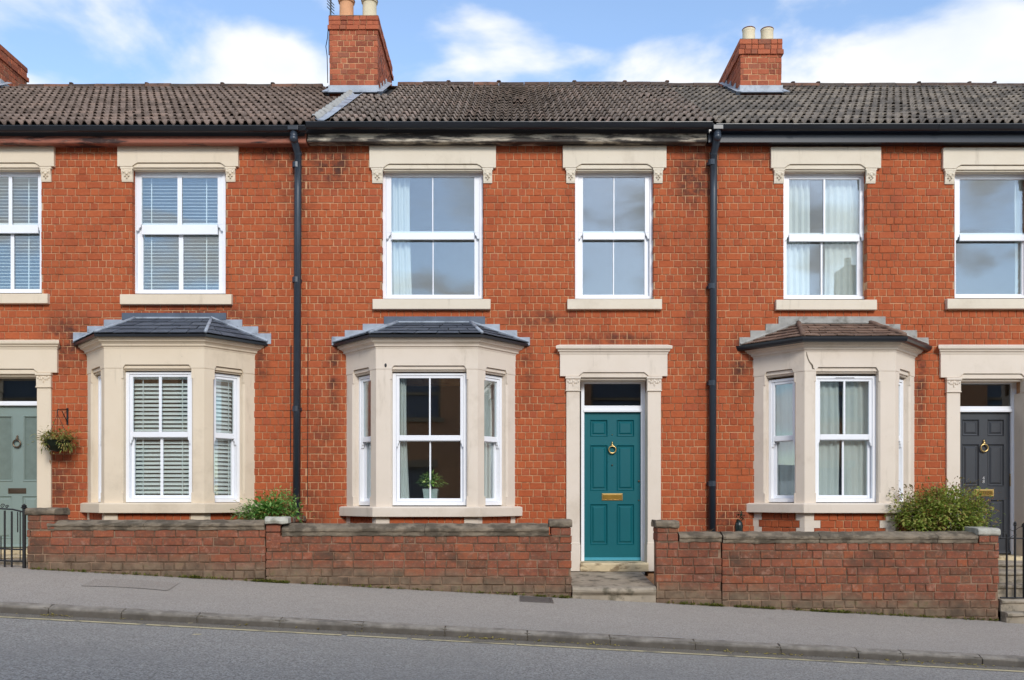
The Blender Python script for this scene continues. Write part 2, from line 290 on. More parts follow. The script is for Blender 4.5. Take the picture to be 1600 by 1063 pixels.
# ------------------------------------------------------------------ helpers
COL = sc.collection
ORG = {}
IDX = (0, 0, 1, 0, 0, -1)         # identity frame: u = +X, d = towards the street
class MB:
    def __init__(s, xf=None): s.v = []; s.f = []; s.xf = xf
    def P(s, u, d, z):
        if s.xf is None: return (u, d, z)
        ax, ay, tx, ty, nx, ny = s.xf; return (ax+tx*u+nx*d, ay+ty*u+ny*d, z)
    def add(s, vs, fs):
        b = len(s.v); s.v += [s.P(*p) for p in vs]; s.f += [tuple(b+i for i in f) for f in fs]
    def box(s, a, b, c, d, e, f):
        s.add([(a, c, e), (b, c, e), (b, d, e), (a, d, e), (a, c, f), (b, c, f), (b, d, f), (a, d, f)],
              [(0, 3, 2, 1), (4, 5, 6, 7), (0, 1, 5, 4), (1, 2, 6, 5), (2, 3, 7, 6), (3, 0, 4, 7)])
    def prism(s, pts, d0, d1):          # pts (u, z) extruded along d
        n = len(pts)
        s.add([(u, d0, z) for u, z in pts]+[(u, d1, z) for u, z in pts],
              [tuple(range(n)), tuple(range(2*n-1, n-1, -1))]+[(i, (i+1) % n, n+(i+1) % n, n+i) for i in range(n)])
    def extrude_x(s, prof, x0, x1, cuts=1, jit=0, r=None):   # prof (d, z) closed, along u
        n = len(prof); vs = []; fs = []
        for k in range(cuts+1):
            u = x0+(x1-x0)*k/cuts
            for (d, z) in prof:
                j = (r.uniform(-jit, jit), r.uniform(-jit, jit), r.uniform(-jit, jit)) if jit else (0, 0, 0)
                vs.append((u+(j[0] if 0 < k < cuts else 0), d+j[1], z+j[2]))
        for k in range(cuts):
            for i in range(n): fs.append((k*n+i, k*n+(i+1) % n, (k+1)*n+(i+1) % n, (k+1)*n+i))
        fs += [tuple(range(n)), tuple(cuts*n+i for i in range(n-1, -1, -1))]
        s.add(vs, fs)
    def tube(s, path, r, seg=8, caps=True):
        path = [Vector(p) for p in path]; n = len(path); vs = []; fs = []
        prev = None
        for i, p in enumerate(path):
            t = (path[min(i+1, n-1)]-path[max(i-1, 0)]).normalized()
            if prev is None:
                a = Vector((0, 0, 1)) if abs(t.z) < .9 else Vector((0, 1, 0)); nx = t.cross(a).normalized()
            else: nx = (prev-t*prev.dot(t)).normalized()
            prev = nx; ny = t.cross(nx); rr = r[i] if isinstance(r, (list, tuple)) else r
            vs += [tuple(p+nx*rr*math.cos(2*math.pi*k/seg)+ny*rr*math.sin(2*math.pi*k/seg)) for k in range(seg)]
        for i in range(n-1):
            for k in range(seg): fs.append((i*seg+k, i*seg+(k+1) % seg, (i+1)*seg+(k+1) % seg, (i+1)*seg+k))
        if caps: fs += [tuple(range(seg-1, -1, -1)), tuple((n-1)*seg+k for k in range(seg))]
        s.add(vs, fs)
    def lathe(s, c, prof, seg=14):       # prof (r, z) from bottom to top
        vs = []; fs = []
        for r_, z in prof: vs += [(c[0]+r_*math.cos(2*math.pi*k/seg), c[1]+r_*math.sin(2*math.pi*k/seg), c[2]+z) for k in range(seg)]
        for i in range(len(prof)-1):
            for k in range(seg): fs.append((i*seg+k, i*seg+(k+1) % seg, (i+1)*seg+(k+1) % seg, (i+1)*seg+k))
        fs += [tuple(range(seg-1, -1, -1)), tuple((len(prof)-1)*seg+k for k in range(seg))]
        s.add(vs, fs)
    def blob(s, c, rx, ry, rz, seg=8, rings=5):
        prof = []
        vs = []; fs = []
        for i in range(rings+1):
            a = math.pi*(i+.02)/(rings+.04)-math.pi/2
            vs += [(c[0]+rx*math.cos(a)*math.cos(2*math.pi*k/seg), c[1]+ry*math.cos(a)*math.sin(2*math.pi*k/seg), c[2]+rz*math.sin(a)) for k in range(seg)]
        for i in range(rings):
            for k in range(seg): fs.append((i*seg+k, i*seg+(k+1) % seg, (i+1)*seg+(k+1) % seg, (i+1)*seg+k))
        s.add(vs, fs)
    def torus(s, c, R_, r, seg=20, sub=8):   # ring lying in the u-z plane
        vs = []; fs = []
        for i in range(seg):
            a = 2*math.pi*i/seg
            for k in range(sub):
                b = 2*math.pi*k/sub; q = R_+r*math.cos(b)
                vs.append((c[0]+q*math.cos(a), c[1]+r*math.sin(b), c[2]+q*math.sin(a)))
        for i in range(seg):
            for k in range(sub): fs.append((i*sub+k, i*sub+(k+1) % sub, ((i+1) % seg)*sub+(k+1) % sub, ((i+1) % seg)*sub+k))
        s.add(vs, fs)
    def rings(s, rects):                 # nested rectangles (u0,u1,z0,z1,d): moulded panel
        vs = []; fs = []
        for (a, b, e, f, d) in rects: vs += [(a, d, e), (b, d, e), (b, d, f), (a, d, f)]
        for i in range(len(rects)-1):
            for k in range(4): fs.append((i*4+k, i*4+(k+1) % 4, (i+1)*4+(k+1) % 4, (i+1)*4+k))
        n = len(rects)-1; fs.append((n*4, n*4+1, n*4+2, n*4+3)); s.add(vs, fs)
    def build(s, name, m, parent=None, bevel=0, smooth=False, props=None, recalc=True):
        o0 = ORG.get(parent.name, Vector()) if parent else Vector()
        if parent is None and s.v and props and props.get('_base'):
            a = np.array(s.v); o0 = Vector(((a[:, 0].min()+a[:, 0].max())/2, (a[:, 1].min()+a[:, 1].max())/2, a[:, 2].min()))
        me = bpy.data.meshes.new(name); me.from_pydata([(x-o0[0], y-o0[1], z-o0[2]) for x, y, z in s.v], [], s.f)
        if recalc:
            b = bmesh.new(); b.from_mesh(me); bmesh.ops.recalc_face_normals(b, faces=b.faces); b.to_mesh(me); b.free()
        me.materials.append(m if not isinstance(m, str) else M[m])
        if smooth: me.polygons.foreach_set('use_smooth', [True]*len(me.polygons))
        o = bpy.data.objects.new(name, me); COL.objects.link(o)
        if parent: o.parent = parent
        else: o.location = o0
        ORG[o.name] = o0.copy() if hasattr(o0, 'copy') else o0
        if bevel:
            bv = o.modifiers.new('bevel', 'BEVEL'); bv.width = bevel; bv.segments = 2; bv.limit_method = 'ANGLE'; bv.angle_limit = R(40)
        for k, v in (props or {}).items():
            if not k.startswith('_'): o[k] = v
        return o
def P(label, cat, group=None, kind=None):
    d = {'_base': 1}
    if label: d['label'] = label
    if cat: d['category'] = cat
    if group: d['group'] = group
    if kind: d['kind'] = kind
    return d
def thing(name, loc, label, cat, group=None):
    o = bpy.data.objects.new(name, None); COL.objects.link(o); o.location = loc; o.empty_display_size = .2
    o['label'] = label; o['category'] = cat
    if group: o['group'] = group
    ORG[o.name] = Vector(loc); return o
STRUCT = {'kind': 'structure'}
STUFF = {'kind': 'stuff'}
def inst(name, me, loc, parent, scale=None, rot=None, props=None):
    o = bpy.data.objects.new(name, me); COL.objects.link(o); o.parent = parent
    o.location = Vector(loc)-ORG.get(parent.name, Vector()) if parent else loc
    if scale: o.scale = scale
    if rot: o.rotation_euler = rot
    for k, v in (props or {}).items(): o[k] = v
    return o

# --------------------------------------------------------------- bricks
SW, HW, BH = .196, .098, .0857
def brick_template(w, h, dep, r, bev=.005):
    j = lambda a: r.uniform(-a, a)
    x, z = w/2, h/2; vs = []
    c = [(-x, -z), (x, -z), (x, z), (-x, z)]
    jj = [(j(.003), j(.0025)) for _ in range(4)]
    for (a, b), (p, q) in zip(c, jj): vs.append((a+p-math.copysign(bev, a), j(.0015), b+q-math.copysign(bev*.8, b)))
    for (a, b), (p, q) in zip(c, jj): vs.append((a+p, bev*.8, b+q))
    for (a, b) in c: vs.append((a, dep, b))
    fs = [(0, 1, 2, 3)]
    for k in range(4): fs.append((k, 4+k, 4+(k+1) % 4, (k+1) % 4))
    for k in range(4): fs.append((4+k, 8+k, 8+(k+1) % 4, 4+(k+1) % 4))
    return vs, fs
rb = random.Random(3)
TPL = {}
def brick_set(key, mat, dep=.10, sizes=((SW, 'S'), (HW, 'H')), h=BH, bev=.005, nvar=5):
    for w_, k in sizes:
        lst = []
        for i in range(nvar):
            vs, fs = brick_template(w_, h, dep, rb, bev); me = bpy.data.meshes.new('brick'); me.from_pydata(vs, [], fs); me.materials.append(M[mat])
            lst.append((np.array(vs), fs, me, w_, h))
        TPL[key+k] = lst
brick_set('facade', 'brick'); brick_set('stack', 'stack_brick', .05)
brick_set('garden', 'wall_brick', .08, ((.235, 'S'), (.112, 'H')), .0865, .009)
def clip(rect, holes):
    out_ = [rect]
    for (a, b, c, d) in holes:
        nx = []
        for (x0, x1, z0, z1) in out_:
            if x1 <= a or x0 >= b or z1 <= c or z0 >= d: nx.append((x0, x1, z0, z1)); continue
            if x0 < a: nx.append((x0, a, z0, z1))
            if x1 > b: nx.append((b, x1, z0, z1))
            m0, m1 = max(x0, a), min(x1, b)
            if z1 > d: nx.append((m0, m1, d, z1))
            if z0 < c: nx.append((m0, m1, z0, c))
        out_ = nx
    return [q for q in out_ if q[1]-q[0] > .018 and q[3]-q[2] > .016]
def brick_layout(x0, x1, z0, z1, pitch, S, H, joint, holes, r, split=.35, join=.12):
    res = []; n = int(math.ceil((z1-z0)/pitch))
    for k in range(n):
        zb = z0+k*pitch; zt = min(zb+pitch-joint, z1)
        if zt-zb < .02: continue
        x = x0-(0 if k % 2 == 0 else (S+H+2*joint)/2)-r.uniform(0, .012); st = (k % 2 == 0); i = 0
        while x < x1:
            w_ = S if i % 2 == 0 else H
            if i % 2 == 0 and r.random() < split: parts = [H*(S-joint)/(2*H)]*2
            elif i % 2 and r.random() < join*.5: parts = [H]
            else: parts = [w_]
            for p in parts:
                a, b = max(x, x0), min(x+p, x1)
                if b-a > .02: res += clip((a, b, zb, zt), holes)
                x += p+joint
            i += 1
    return res
def lay_bricks(parent, rects, key, yf, xf=None, individual=300, visible=None, field='brick_field', r=rng, rough=.003, sub=True):
    """rects (u0,u1,z0,z1) on a vertical plane; the largest in view become objects, the rest one mesh of kind stuff"""
    sel = []; rest = []
    for q in rects:
        (sel if (visible is None or visible(q)) else rest).append(q)
    sel.sort(key=lambda q: -(q[1]-q[0])*(q[3]-q[2]))
    rest += sel[individual:]; sel = sel[:individual]
    A = xf or (0, yf, 1, 0, 0, -1)
    ang = math.atan2(A[3], A[2])
    def pick(q): return r.choice(TPL[key+('S' if q[1]-q[0] > .15 else 'H')])
    for q in sel:
        vs, fs, me, w_, h_ = pick(q); u = (q[0]+q[1])/2; dd = r.uniform(-rough, rough)
        inst('brick', me, (A[0]+A[2]*u-A[4]*dd, A[1]+A[3]*u-A[5]*dd, (q[2]+q[3])/2), parent, ((q[1]-q[0])/w_, 1, (q[3]-q[2])/h_), (0, r.uniform(-.006, .006), ang) )
    if rest:
        V = []; Fs = []; b = 0; ca, sa = math.cos(ang), math.sin(ang)
        for q in rest:
            vs, fs, me, w_, h_ = pick(q); u = (q[0]+q[1])/2; dd = r.uniform(-rough, rough)
            lx = vs[:, 0]*((q[1]-q[0])/w_); ly = vs[:, 1]; lz = vs[:, 2]*((q[3]-q[2])/h_)
            wx = A[0]+A[2]*u-A[4]*dd+ca*lx-sa*ly; wy = A[1]+A[3]*u-A[5]*dd+sa*lx+ca*ly; wz = (q[2]+q[3])/2+lz
            V += list(zip(wx, wy, wz)); Fs += [tuple(b+i for i in f) for f in fs]; b += len(vs)
        mb = MB(); mb.v = V; mb.f = Fs
        mb.build(field, TPL[key+'S'][0][2].materials[0], parent, props=STUFF, recalc=False)

def holed_slab(mb, x0, x1, z0, z1, y0, y1, holes):
    xs = sorted({x0, x1, *[min(max(v, x0), x1) for h in holes for v in h[:2]]}); zs = sorted({z0, z1, *[min(max(v, z0), z1) for h in holes for v in h[2:]]})
    def inside(i, k):
        cx, cz = (xs[i]+xs[i+1])/2, (zs[k]+zs[k+1])/2
        return not any(a < cx < b and c < cz < d for a, b, c, d in holes)
    n, m_ = len(xs)-1, len(zs)-1
    ok = [[inside(i, k) for k in range(m_)] for i in range(n)]
    for i in range(n):
        for k in range(m_):
            if not ok[i][k]: continue
            a, b, c, d = xs[i], xs[i+1], zs[k], zs[k+1]
            mb.add([(a, y0, c), (b, y0, c), (b, y0, d), (a, y0, d)], [(0, 1, 2, 3)])
            mb.add([(a, y1, c), (b, y1, c), (b, y1, d), (a, y1, d)], [(3, 2, 1, 0)])
            for di, dk, e in ((-1, 0, [(a, y0, c), (a, y0, d), (a, y1, d), (a, y1, c)]), (1, 0, [(b, y0, c), (b, y1, c), (b, y1, d), (b, y0, d)]),
                              (0, -1, [(a, y0, c), (a, y1, c), (b, y1, c), (b, y0, c)]), (0, 1, [(a, y0, d), (b, y0, d), (b, y1, d), (a, y1, d)])):
                ii, kk = i+di, k+dk
                if not (0 <= ii < n and 0 <= kk < m_) or not ok[ii][kk]: mb.add(e, [(0, 1, 2, 3)])

# --------------------------------------------------------------- sash windows
def sash_window(house, xf, w_, z0, z1, zr0, zr1, jl, jr, head, bot, stile, bar, horn=True, vent=True, shift=0., bar_lo=None):
    """frame outer 0..w_ by z0..z1; meeting rail zr0..zr1; jl/jr frame jambs, stile sash stiles; d = 0 is the frame's face"""
    m = MB(xf)
    m.box(0, jl, -.12, 0, z0, z1); m.box(w_-jr, w_, -.12, 0, z0, z1); m.box(jl, w_-jr, -.12, -.001, z1-head*.5, z1); m.box(jl, w_-jr, -.12, -.001, z0, z0+bot*.55)
    if vent: m.box(w_/2-.13, w_/2+.13, 0, .004, z1-head*.42, z1-head*.2)
    f = m.build('sash_window', 'upvc', house, .004)
    if vent:
        m = MB(xf); m.box(w_/2-.12, w_/2+.12, .004, .0055, z1-head*.35, z1-head*.27); m.build('trickle_vent', 'gutter', f)
    a, b = jl+.001, w_-jr-.001
    m = MB(xf)
    m.box(a, a+stile, -.05, -.012, zr0, z1-head*.5-.001); m.box(b-stile, b, -.05, -.012, zr0, z1-head*.5-.001)
    m.box(a+stile, b-stile, -.05, -.013, z1-head, z1-head*.5-.001); m.box(a+stile, b-stile, -.05, -.013, zr0, zr1)
    if horn:
        for s_, c in ((1, a), (-1, b)):
            m.prism([(c, zr0+.002), (c+s_*stile*.9, zr0+.002), (c+s_*stile*.85, zr0-.03), (c+s_*stile*.55, zr0-.045), (c+s_*stile*.45, zr0-.075), (c+s_*stile*.1, zr0-.085), (c, zr0-.07)], -.05, -.012)
    m.build('upper_sash', 'upvc', f, .005)
    m = MB(xf); lo = zr0+.035
    m.box(a, a+stile+shift, -.10, -.06, z0+bot*.55+.001, lo); m.box(b-stile+shift, b, -.10, -.06, z0+bot*.55+.001, lo)
    m.box(a+stile+shift, b-stile+shift, -.10, -.061, z0+bot*.55+.001, z0+bot); m.box(a+stile+shift, b-stile+shift, -.10, -.061, zr0-.006, lo)
    m.build('lower_sash', 'upvc', f, .005)
    m = MB(xf); m.box(a+stile-.004, b-stile+.004, -.036, -.03, zr1-.004, z1-head+.004); m.build('glass_pane', 'glass', f)
    m = MB(xf); m.box(a+stile+shift-.004, b-stile+shift+.004, -.086, -.08, z0+bot-.004, zr0+.001); m.build('glass_pane', 'glass', f)
    if bar:
        c = w_/2
        m = MB(xf); m.box(c-bar/2, c+bar/2, -.029, -.016, zr1-.001, z1-head+.001); m.build('glazing_bar', 'upvc', f, .002)
        c += shift
        m = MB(xf); m.box(c-bar/2, c+bar/2, -.079, -.066, z0+bot-.001, zr0-.004); m.build('glazing_bar', 'upvc', f, .002)
    return f
def facade_sash(house, pxl, pxr, pyt, pyb, pr0, pr1, head=9, bot=8, j=5, stile=8, bar=2, Y=.085, bar_c=None, **k):
    s = F/(D+Y); x0 = X(pxl, Y)
    return sash_window(house, (x0, Y, 1, 0, 0, -1), X(pxr, Y)-x0, Z(pyb, Y), Z(pyt, Y), Z(pr0, Y), Z(pr1, Y), j/s, j/s, head/s, bot/s, stile/s, bar/s if bar else 0, **k)

def blind(xf, u0, u1, z0, z1, d, gap, label, tilt=32, group='white venetian blinds in the left house'):
    ax, ay, tx, ty, nx, ny = xf
    c = (ax+tx*(u0+u1)/2+nx*d, ay+ty*(u0+u1)/2+ny*d, z0)
    t = thing('venetian_blind', c, label, 'blind', group)
    h = (u1-u0)/2; s_, c_ = math.sin(R(tilt))*.024, math.cos(R(tilt))*.024
    m = MB((0, 0, tx, ty, nx, ny)); q = []
    for k, (dd, zz_) in enumerate(((c_, -s_), (0, .004), (-c_, s_))): q += [(-h, dd, zz_), (h, dd, zz_), (h, dd, zz_-.003), (-h, dd, zz_-.003)]
    m.add(q, [(0, 1, 5, 4), (4, 5, 9, 8), (3, 7, 6, 2), (7, 11, 10, 6), (0, 3, 2, 1), (8, 9, 10, 11), (0, 4, 7, 3), (4, 8, 11, 7), (1, 2, 6, 5), (5, 6, 10, 9)])
    me = bpy.data.meshes.new('slat'); me.from_pydata(m.v, [], m.f); me.materials.append(M['blind'])
    n = int((z1-z0-.06)/gap)
    for k in range(n): inst('slat', me, (c[0], c[1], z0+.03+k*gap), t, None, (rng.uniform(-.004, .004), rng.uniform(-.002, .002), 0))
    m = MB(xf); m.box(u0, u1, d-.025, d+.025, z0-.005, z0+.012); m.build('bottom_rail', 'blind', t)
    m = MB(xf); m.box(u0, u1, d-.025, d+.025, z1-.045, z1); m.build('head_rail', 'blind', t)
    m = MB(xf)
    for fr in (.17, .83): u = u0+(u1-u0)*fr; m.box(u-.006, u+.006, d+.024, d+.026, z0, z1-.045)
    m.build('ladder_tape', 'blind', t)
    return t
def curtain(xf, u0, u1, z0, z1, d, folds, label, mat='curtain', group='pale curtains at the windows', flare=0., amp=.03, gather=None):
    m = MB(xf); nu, nz = folds*8, 14; vs = []; fs = []; ph = rng.uniform(0, 6)
    for k in range(nz+1):
        t_ = k/nz; z = z0+(z1-z0)*t_
        for i in range(nu+1):
            s_ = i/nu; a0, a1 = u0, u1
            if flare > 0: a1 = u1+flare*(1-t_)**2
            if flare < 0: a0 = u0+flare*(1-t_)**2
            u = a0+(a1-a0)*s_
            vs.append((u, d+amp*math.sin(s_*folds*2*math.pi+ph+.5*math.sin(3*t_+ph))*(.75+.35*math.sin(5*s_+ph))+.01*math.sin(7*t_+4*s_), z))
    for k in range(nz):
        for i in range(nu): fs.append((k*(nu+1)+i, k*(nu+1)+i+1, (k+1)*(nu+1)+i+1, (k+1)*(nu+1)+i))
    m.add(vs, fs); return m.build('curtain', mat, None, smooth=True, props=P(label, 'curtain', group))

# --------------------------------------------------------------- leaves
def add_leaf(m, p, dirv, ln, wd, r, droop=.2):
    d = Vector(dirv).normalized(); s = d.cross(Vector((r.uniform(-.4, .4), r.uniform(-.4, .4), 1)))
    s = s.normalized() if s.length > 1e-4 else Vector((1, 0, 0)); n = s.cross(d); p = Vector(p)
    mid = p+d*ln*.5+n*ln*.06; tip = p+d*ln-Vector((0, 0, droop*ln))
    m.add([tuple(p), tuple(mid+s*wd/2-n*wd*.12), tuple(tip), tuple(mid-s*wd/2-n*wd*.12), tuple(mid)], [(0, 1, 4), (1, 2, 4), (2, 3, 4), (3, 0, 4)])
def foliage(m, c, rad, n, ln, r, wd=.45, clumps=14, up=.3, shell=.55, spread=.36):
    cs = []
    for _ in range(clumps):
        v = Vector((r.gauss(0, 1), r.gauss(0, 1), r.gauss(0, 1))).normalized()*(shell+(1-shell)*r.random())
        cs.append(Vector((c[0]+v.x*rad[0], c[1]+v.y*rad[1], c[2]+v.z*rad[2])))
    for _ in range(n):
        k = r.choice(cs); g = Vector((r.gauss(0, 1)*rad[0], r.gauss(0, 1)*rad[1], r.gauss(0, 1)*rad[2]))*spread
        p = k+g; o = (p-Vector(c)).normalized()+Vector((r.gauss(0, .6), r.gauss(0, .6), r.gauss(0, .5)+up))
        l_ = ln*r.uniform(.6, 1.3); add_leaf(m, p, o, l_, l_*wd, r)
def text_mesh(body, size, loc, m, parent, name, extrude=.001, align='CENTER'):
    cu = bpy.data.curves.new('lettering', 'FONT'); cu.body = body; cu.size = size; cu.extrude = extrude; cu.align_x = align; cu.align_y = 'CENTER'
    t = bpy.data.objects.new('lettering', cu); COL.objects.link(t); dg = bpy.context.evaluated_depsgraph_get(); dg.update()
    me = bpy.data.meshes.new_from_object(t.evaluated_get(dg)); bpy.data.objects.remove(t, do_unlink=True)
    me.materials.clear(); me.materials.append(M[m]); me.name = name
    return inst(name, me, loc, parent, None, (R(90), 0, 0))
# ================================================================== ground, road, pavement
WY, KY = -1.3, -3.837             # street face of the garden walls, street face of the kerb
PW, PK = .058, -.002              # pavement level at the wall and at the kerb for X = 0
def zg(x, base): return base-SLOPE*x
def sheet(name, rows, m, x0=-45, x1=45, n=1, props=STRUCT):
    mb = MB(); vs = []; fs = []
    for (y, b) in rows:
        for i in range(n+1): x = x0+(x1-x0)*i/n; vs.append((x, y, zg(x, b)))
    for k in range(len(rows)-1):
        for i in range(n): fs.append((k*(n+1)+i, k*(n+1)+i+1, (k+1)*(n+1)+i+1, (k+1)*(n+1)+i))
    mb.add(vs, fs); return mb.build(name, m, None, props=props, recalc=False)
sheet('ground', [(-140, -.6), (140, -.6)], 'soil', -140, 140)
RK = PK-.085
sheet('road', [(-10.6, RK), (-8.5, RK+.06), (-7.2, RK+.075), (-5.9, RK+.06), (KY+.05, RK)], 'road')
sheet('pavement', [(KY-.002+.12, PK+.001), (WY+.3, PW+.006)], 'pavement')
sheet('far_pavement', [(-13.6, PW), (-10.5, PK)], 'pavement')
mb = MB()
for x0, x1, y0, y1 in ((-45, 45, -10.6, -10.48),):
    mb.add([(x0, y0, zg(x0, RK)-.1), (x1, y0, zg(x1, RK)-.1), (x1, y1, zg(x1, RK)-.1), (x0, y1, zg(x0, RK)-.1), (x0, y0, zg(x0, PK)), (x1, y0, zg(x1, PK)), (x1, y1, zg(x1, PK)+.003), (x0, y1, zg(x0, PK)+.003)],
           [(0, 3, 2, 1), (4, 5, 6, 7), (0, 1, 5, 4), (1, 2, 6, 5), (2, 3, 7, 6), (3, 0, 4, 7)])
mb.build('far_kerb', 'kerb', None, props=STRUCT)
sheet('gutter_channel', [(KY-.22, RK+.011), (KY+.02, RK+.005)], 'channel')
# pavement repairs
def patch(name, pts, m, dz, props=STRUCT):     # pts (px, py) on the pavement
    mb = MB(); vs = []
    for (px, py) in pts:
        lo, hi = KY+.14, WY-.03
        for _ in range(40):
            y = (lo+hi)/2; q = HY+(EZ-pz(X(px, y), y))*F/(D+y); lo, hi = (y, hi) if q > py else (lo, y)
        x = X(px, y); vs.append((x, y, pz(x, y)+dz))
    mb.add(vs, [tuple(range(len(vs)))]); return mb.build(name, m, None, props=props, recalc=False)
def pz(x, y): t = (y-KY)/(WY-KY); return zg(x, PK+(PW-PK)*t)
patch('pavement_patch', [(126, 916), (150, 905), (190, 905.5), (236, 908.5), (281, 911), (262, 923.5), (222, 920), (180, 917.5)], 'patch', .004)
# kerb stones
joints = [-320, -195, -60, 76, 190, 308, 437, 566, 695, 824, 953, 1086, 1220, 1341, 1411, 1535, 1660, 1790, 1915]
mb = MB(); x0, x1 = -45, 45
mb.add([(x, y, zg(x, b)) for x in (x0, x1) for (y, b) in ((KY+.012, RK-.2), (KY+.12, RK-.2), (KY+.12, PK-.006), (KY+.012, PK-.012))], [(0, 1, 5, 4), (1, 2, 6, 5), (2, 3, 7, 6), (3, 0, 4, 7), (0, 3, 2, 1), (4, 5, 6, 7)])
kerb = mb.build('kerb', 'channel', None, props=STRUCT)
rk = random.Random(11)
for a, b in zip(joints[:-1], joints[1:]):
    xa, xb = X(a, KY)+.006, X(b, KY)-.006; dz, dy = rk.uniform(-.005, .005), rk.uniform(-.006, .006)
    prof = [(KY, RK-.08), (KY-.002, RK+.055), (KY+.006, PK-.014), (KY+.022, PK-.003), (KY+.06, PK+.002), (KY+.124, PK+.004), (KY+.124, RK-.08)]
    mb = MB(); vs = []; n = len(prof); K = 8; fs = []
    for k in range(K+1):
        x = xa+(xb-xa)*k/K
        for i, (y, z) in enumerate(prof):
            e = .008 if k in (0, K) and i in (2, 3) else 0
            vs.append((x, y+dy+e+rk.uniform(-.003, .003), zg(x, z)+dz-e+(rk.uniform(-.004, .003) if i not in (0, n-1) else 0)))
    for k in range(K):
        for i in range(n): fs.append((k*n+i, k*n+(i+1) % n, (k+1)*n+(i+1) % n, (k+1)*n+i))
    fs += [tuple(range(n)), tuple(K*n+i for i in range(n-1, -1, -1))]
    mb.add(vs, fs); mb.build('kerb_stone', 'kerb', kerb)
# painted line, worn in places
mb = MB(); x = -14.0; rl = random.Random(5)
while x < 14:
    ln = rl.uniform(.5, 1.6); y0, y1 = KY-.31+rl.uniform(-.006, .006), KY-.235+rl.uniform(-.004, .004)
    mb.add([(x, y0, zg(x, RK+.0145)), (x+ln, y0, zg(x+ln, RK+.0145)), (x+ln, y1, zg(x+ln, RK+.0125)), (x, y1, zg(x, RK+.0125))], [(0, 1, 2, 3)]); x += ln+(rl.uniform(.01, .05) if rl.random() < .3 else 0)
for px_, py_ in ((295, 1010), (307, 1031.5)):
    y = D*0+F*(EZ-RK+.05)/(py_-HY)-D; xq = X(px_, y); zq = zg(xq, RK)+.052*min(1, (KY-y)/2.05)+.006
    mb.add([(xq-.03, y-.03, zq), (xq+.04, y-.02, zq), (xq+.035, y+.03, zq), (xq-.025, y+.025, zq)], [(0, 1, 2, 3)])
mb.build('road_marking', 'line', None, props=STRUCT, recalc=False)
# cast iron cover in the pavement
cx, cy = X(838, -1.62), -1.62
mb = MB(); w_, h_ = .19, .22
for (a, b, c, d) in ((-w_, w_, -h_, -h_+.03), (-w_, w_, h_-.03, h_), (-w_, -w_+.03, -h_+.03, h_-.03), (w_-.03, w_, -h_+.03, h_-.03)):
    p = [(cx+a, cy+c), (cx+b, cy+c), (cx+b, cy+d), (cx+a, cy+d)]
    mb.add([(x, y, pz(x, y)-.01) for x, y in p]+[(x, y, pz(x, y)+.009) for x, y in p], [(4, 5, 6, 7), (0, 1, 5, 4), (1, 2, 6, 5), (2, 3, 7, 6), (3, 0, 4, 7)])
cov = mb.build('utility_cover', 'cover', None, props=P('small rectangular iron cover set in the pavement by the garden wall', 'cover'))
mb = MB(); p = [(cx-w_+.032, cy-h_+.032), (cx+w_-.032, cy-h_+.032), (cx+w_-.032, cy+h_-.032), (cx-w_+.032, cy+h_-.032)]
mb.add([(x, y, pz(x, y)+.004) for x, y in p]+[(x, y, pz(x, y)+.006) for x, y in p], [(4, 5, 6, 7), (0, 1, 5, 4), (1, 2, 6, 5), (2, 3, 7, 6), (3, 0, 4, 7)])
mb.build('lid', 'cover', cov)
# front gardens behind the walls
sheet('front_garden', [(WY+.25, PW-.03), (.02, PW+.02)], 'soil', -12, 12)

# ================================================================== houses
YE, ZE = -.20, EZ+4.962
YR, ZR = 3.7, EZ+7.224
PITCH = math.atan2(ZR-ZE, YR-YE); SLEN = math.hypot(ZR-ZE, YR-YE); NROW = 15; GAUGE = SLEN/NROW; TW = .222
def roof_z(y): return ZE+(y-YE)*math.tan(PITCH)
def tile_template(r):
    pts = []
    for k in range(2):
        for (x, z) in ((0, .004), (.02, 0), (.038, .012), (.056, .05), (.083, .052), (.102, .016)): pts.append((x+k*.111, z))
    pts.append((.222, .004)); n = len(pts); ln = GAUGE*1.12; th = .017; vs = []
    for (x, z) in pts: vs.append((x-.111, 0, z+r.uniform(-.001, .001)))
    for (x, z) in pts: vs.append((x-.111, ln, z*.96-.034))
    for (x, z) in pts: vs.append((x-.111, .003, z-th))
    fs = [(i, i+1, n+i+1, n+i) for i in range(n-1)]+[(2*n+i, 2*n+i+1, i+1, i) for i in range(n-1)]
    return np.array(vs), fs
rt = random.Random(21)
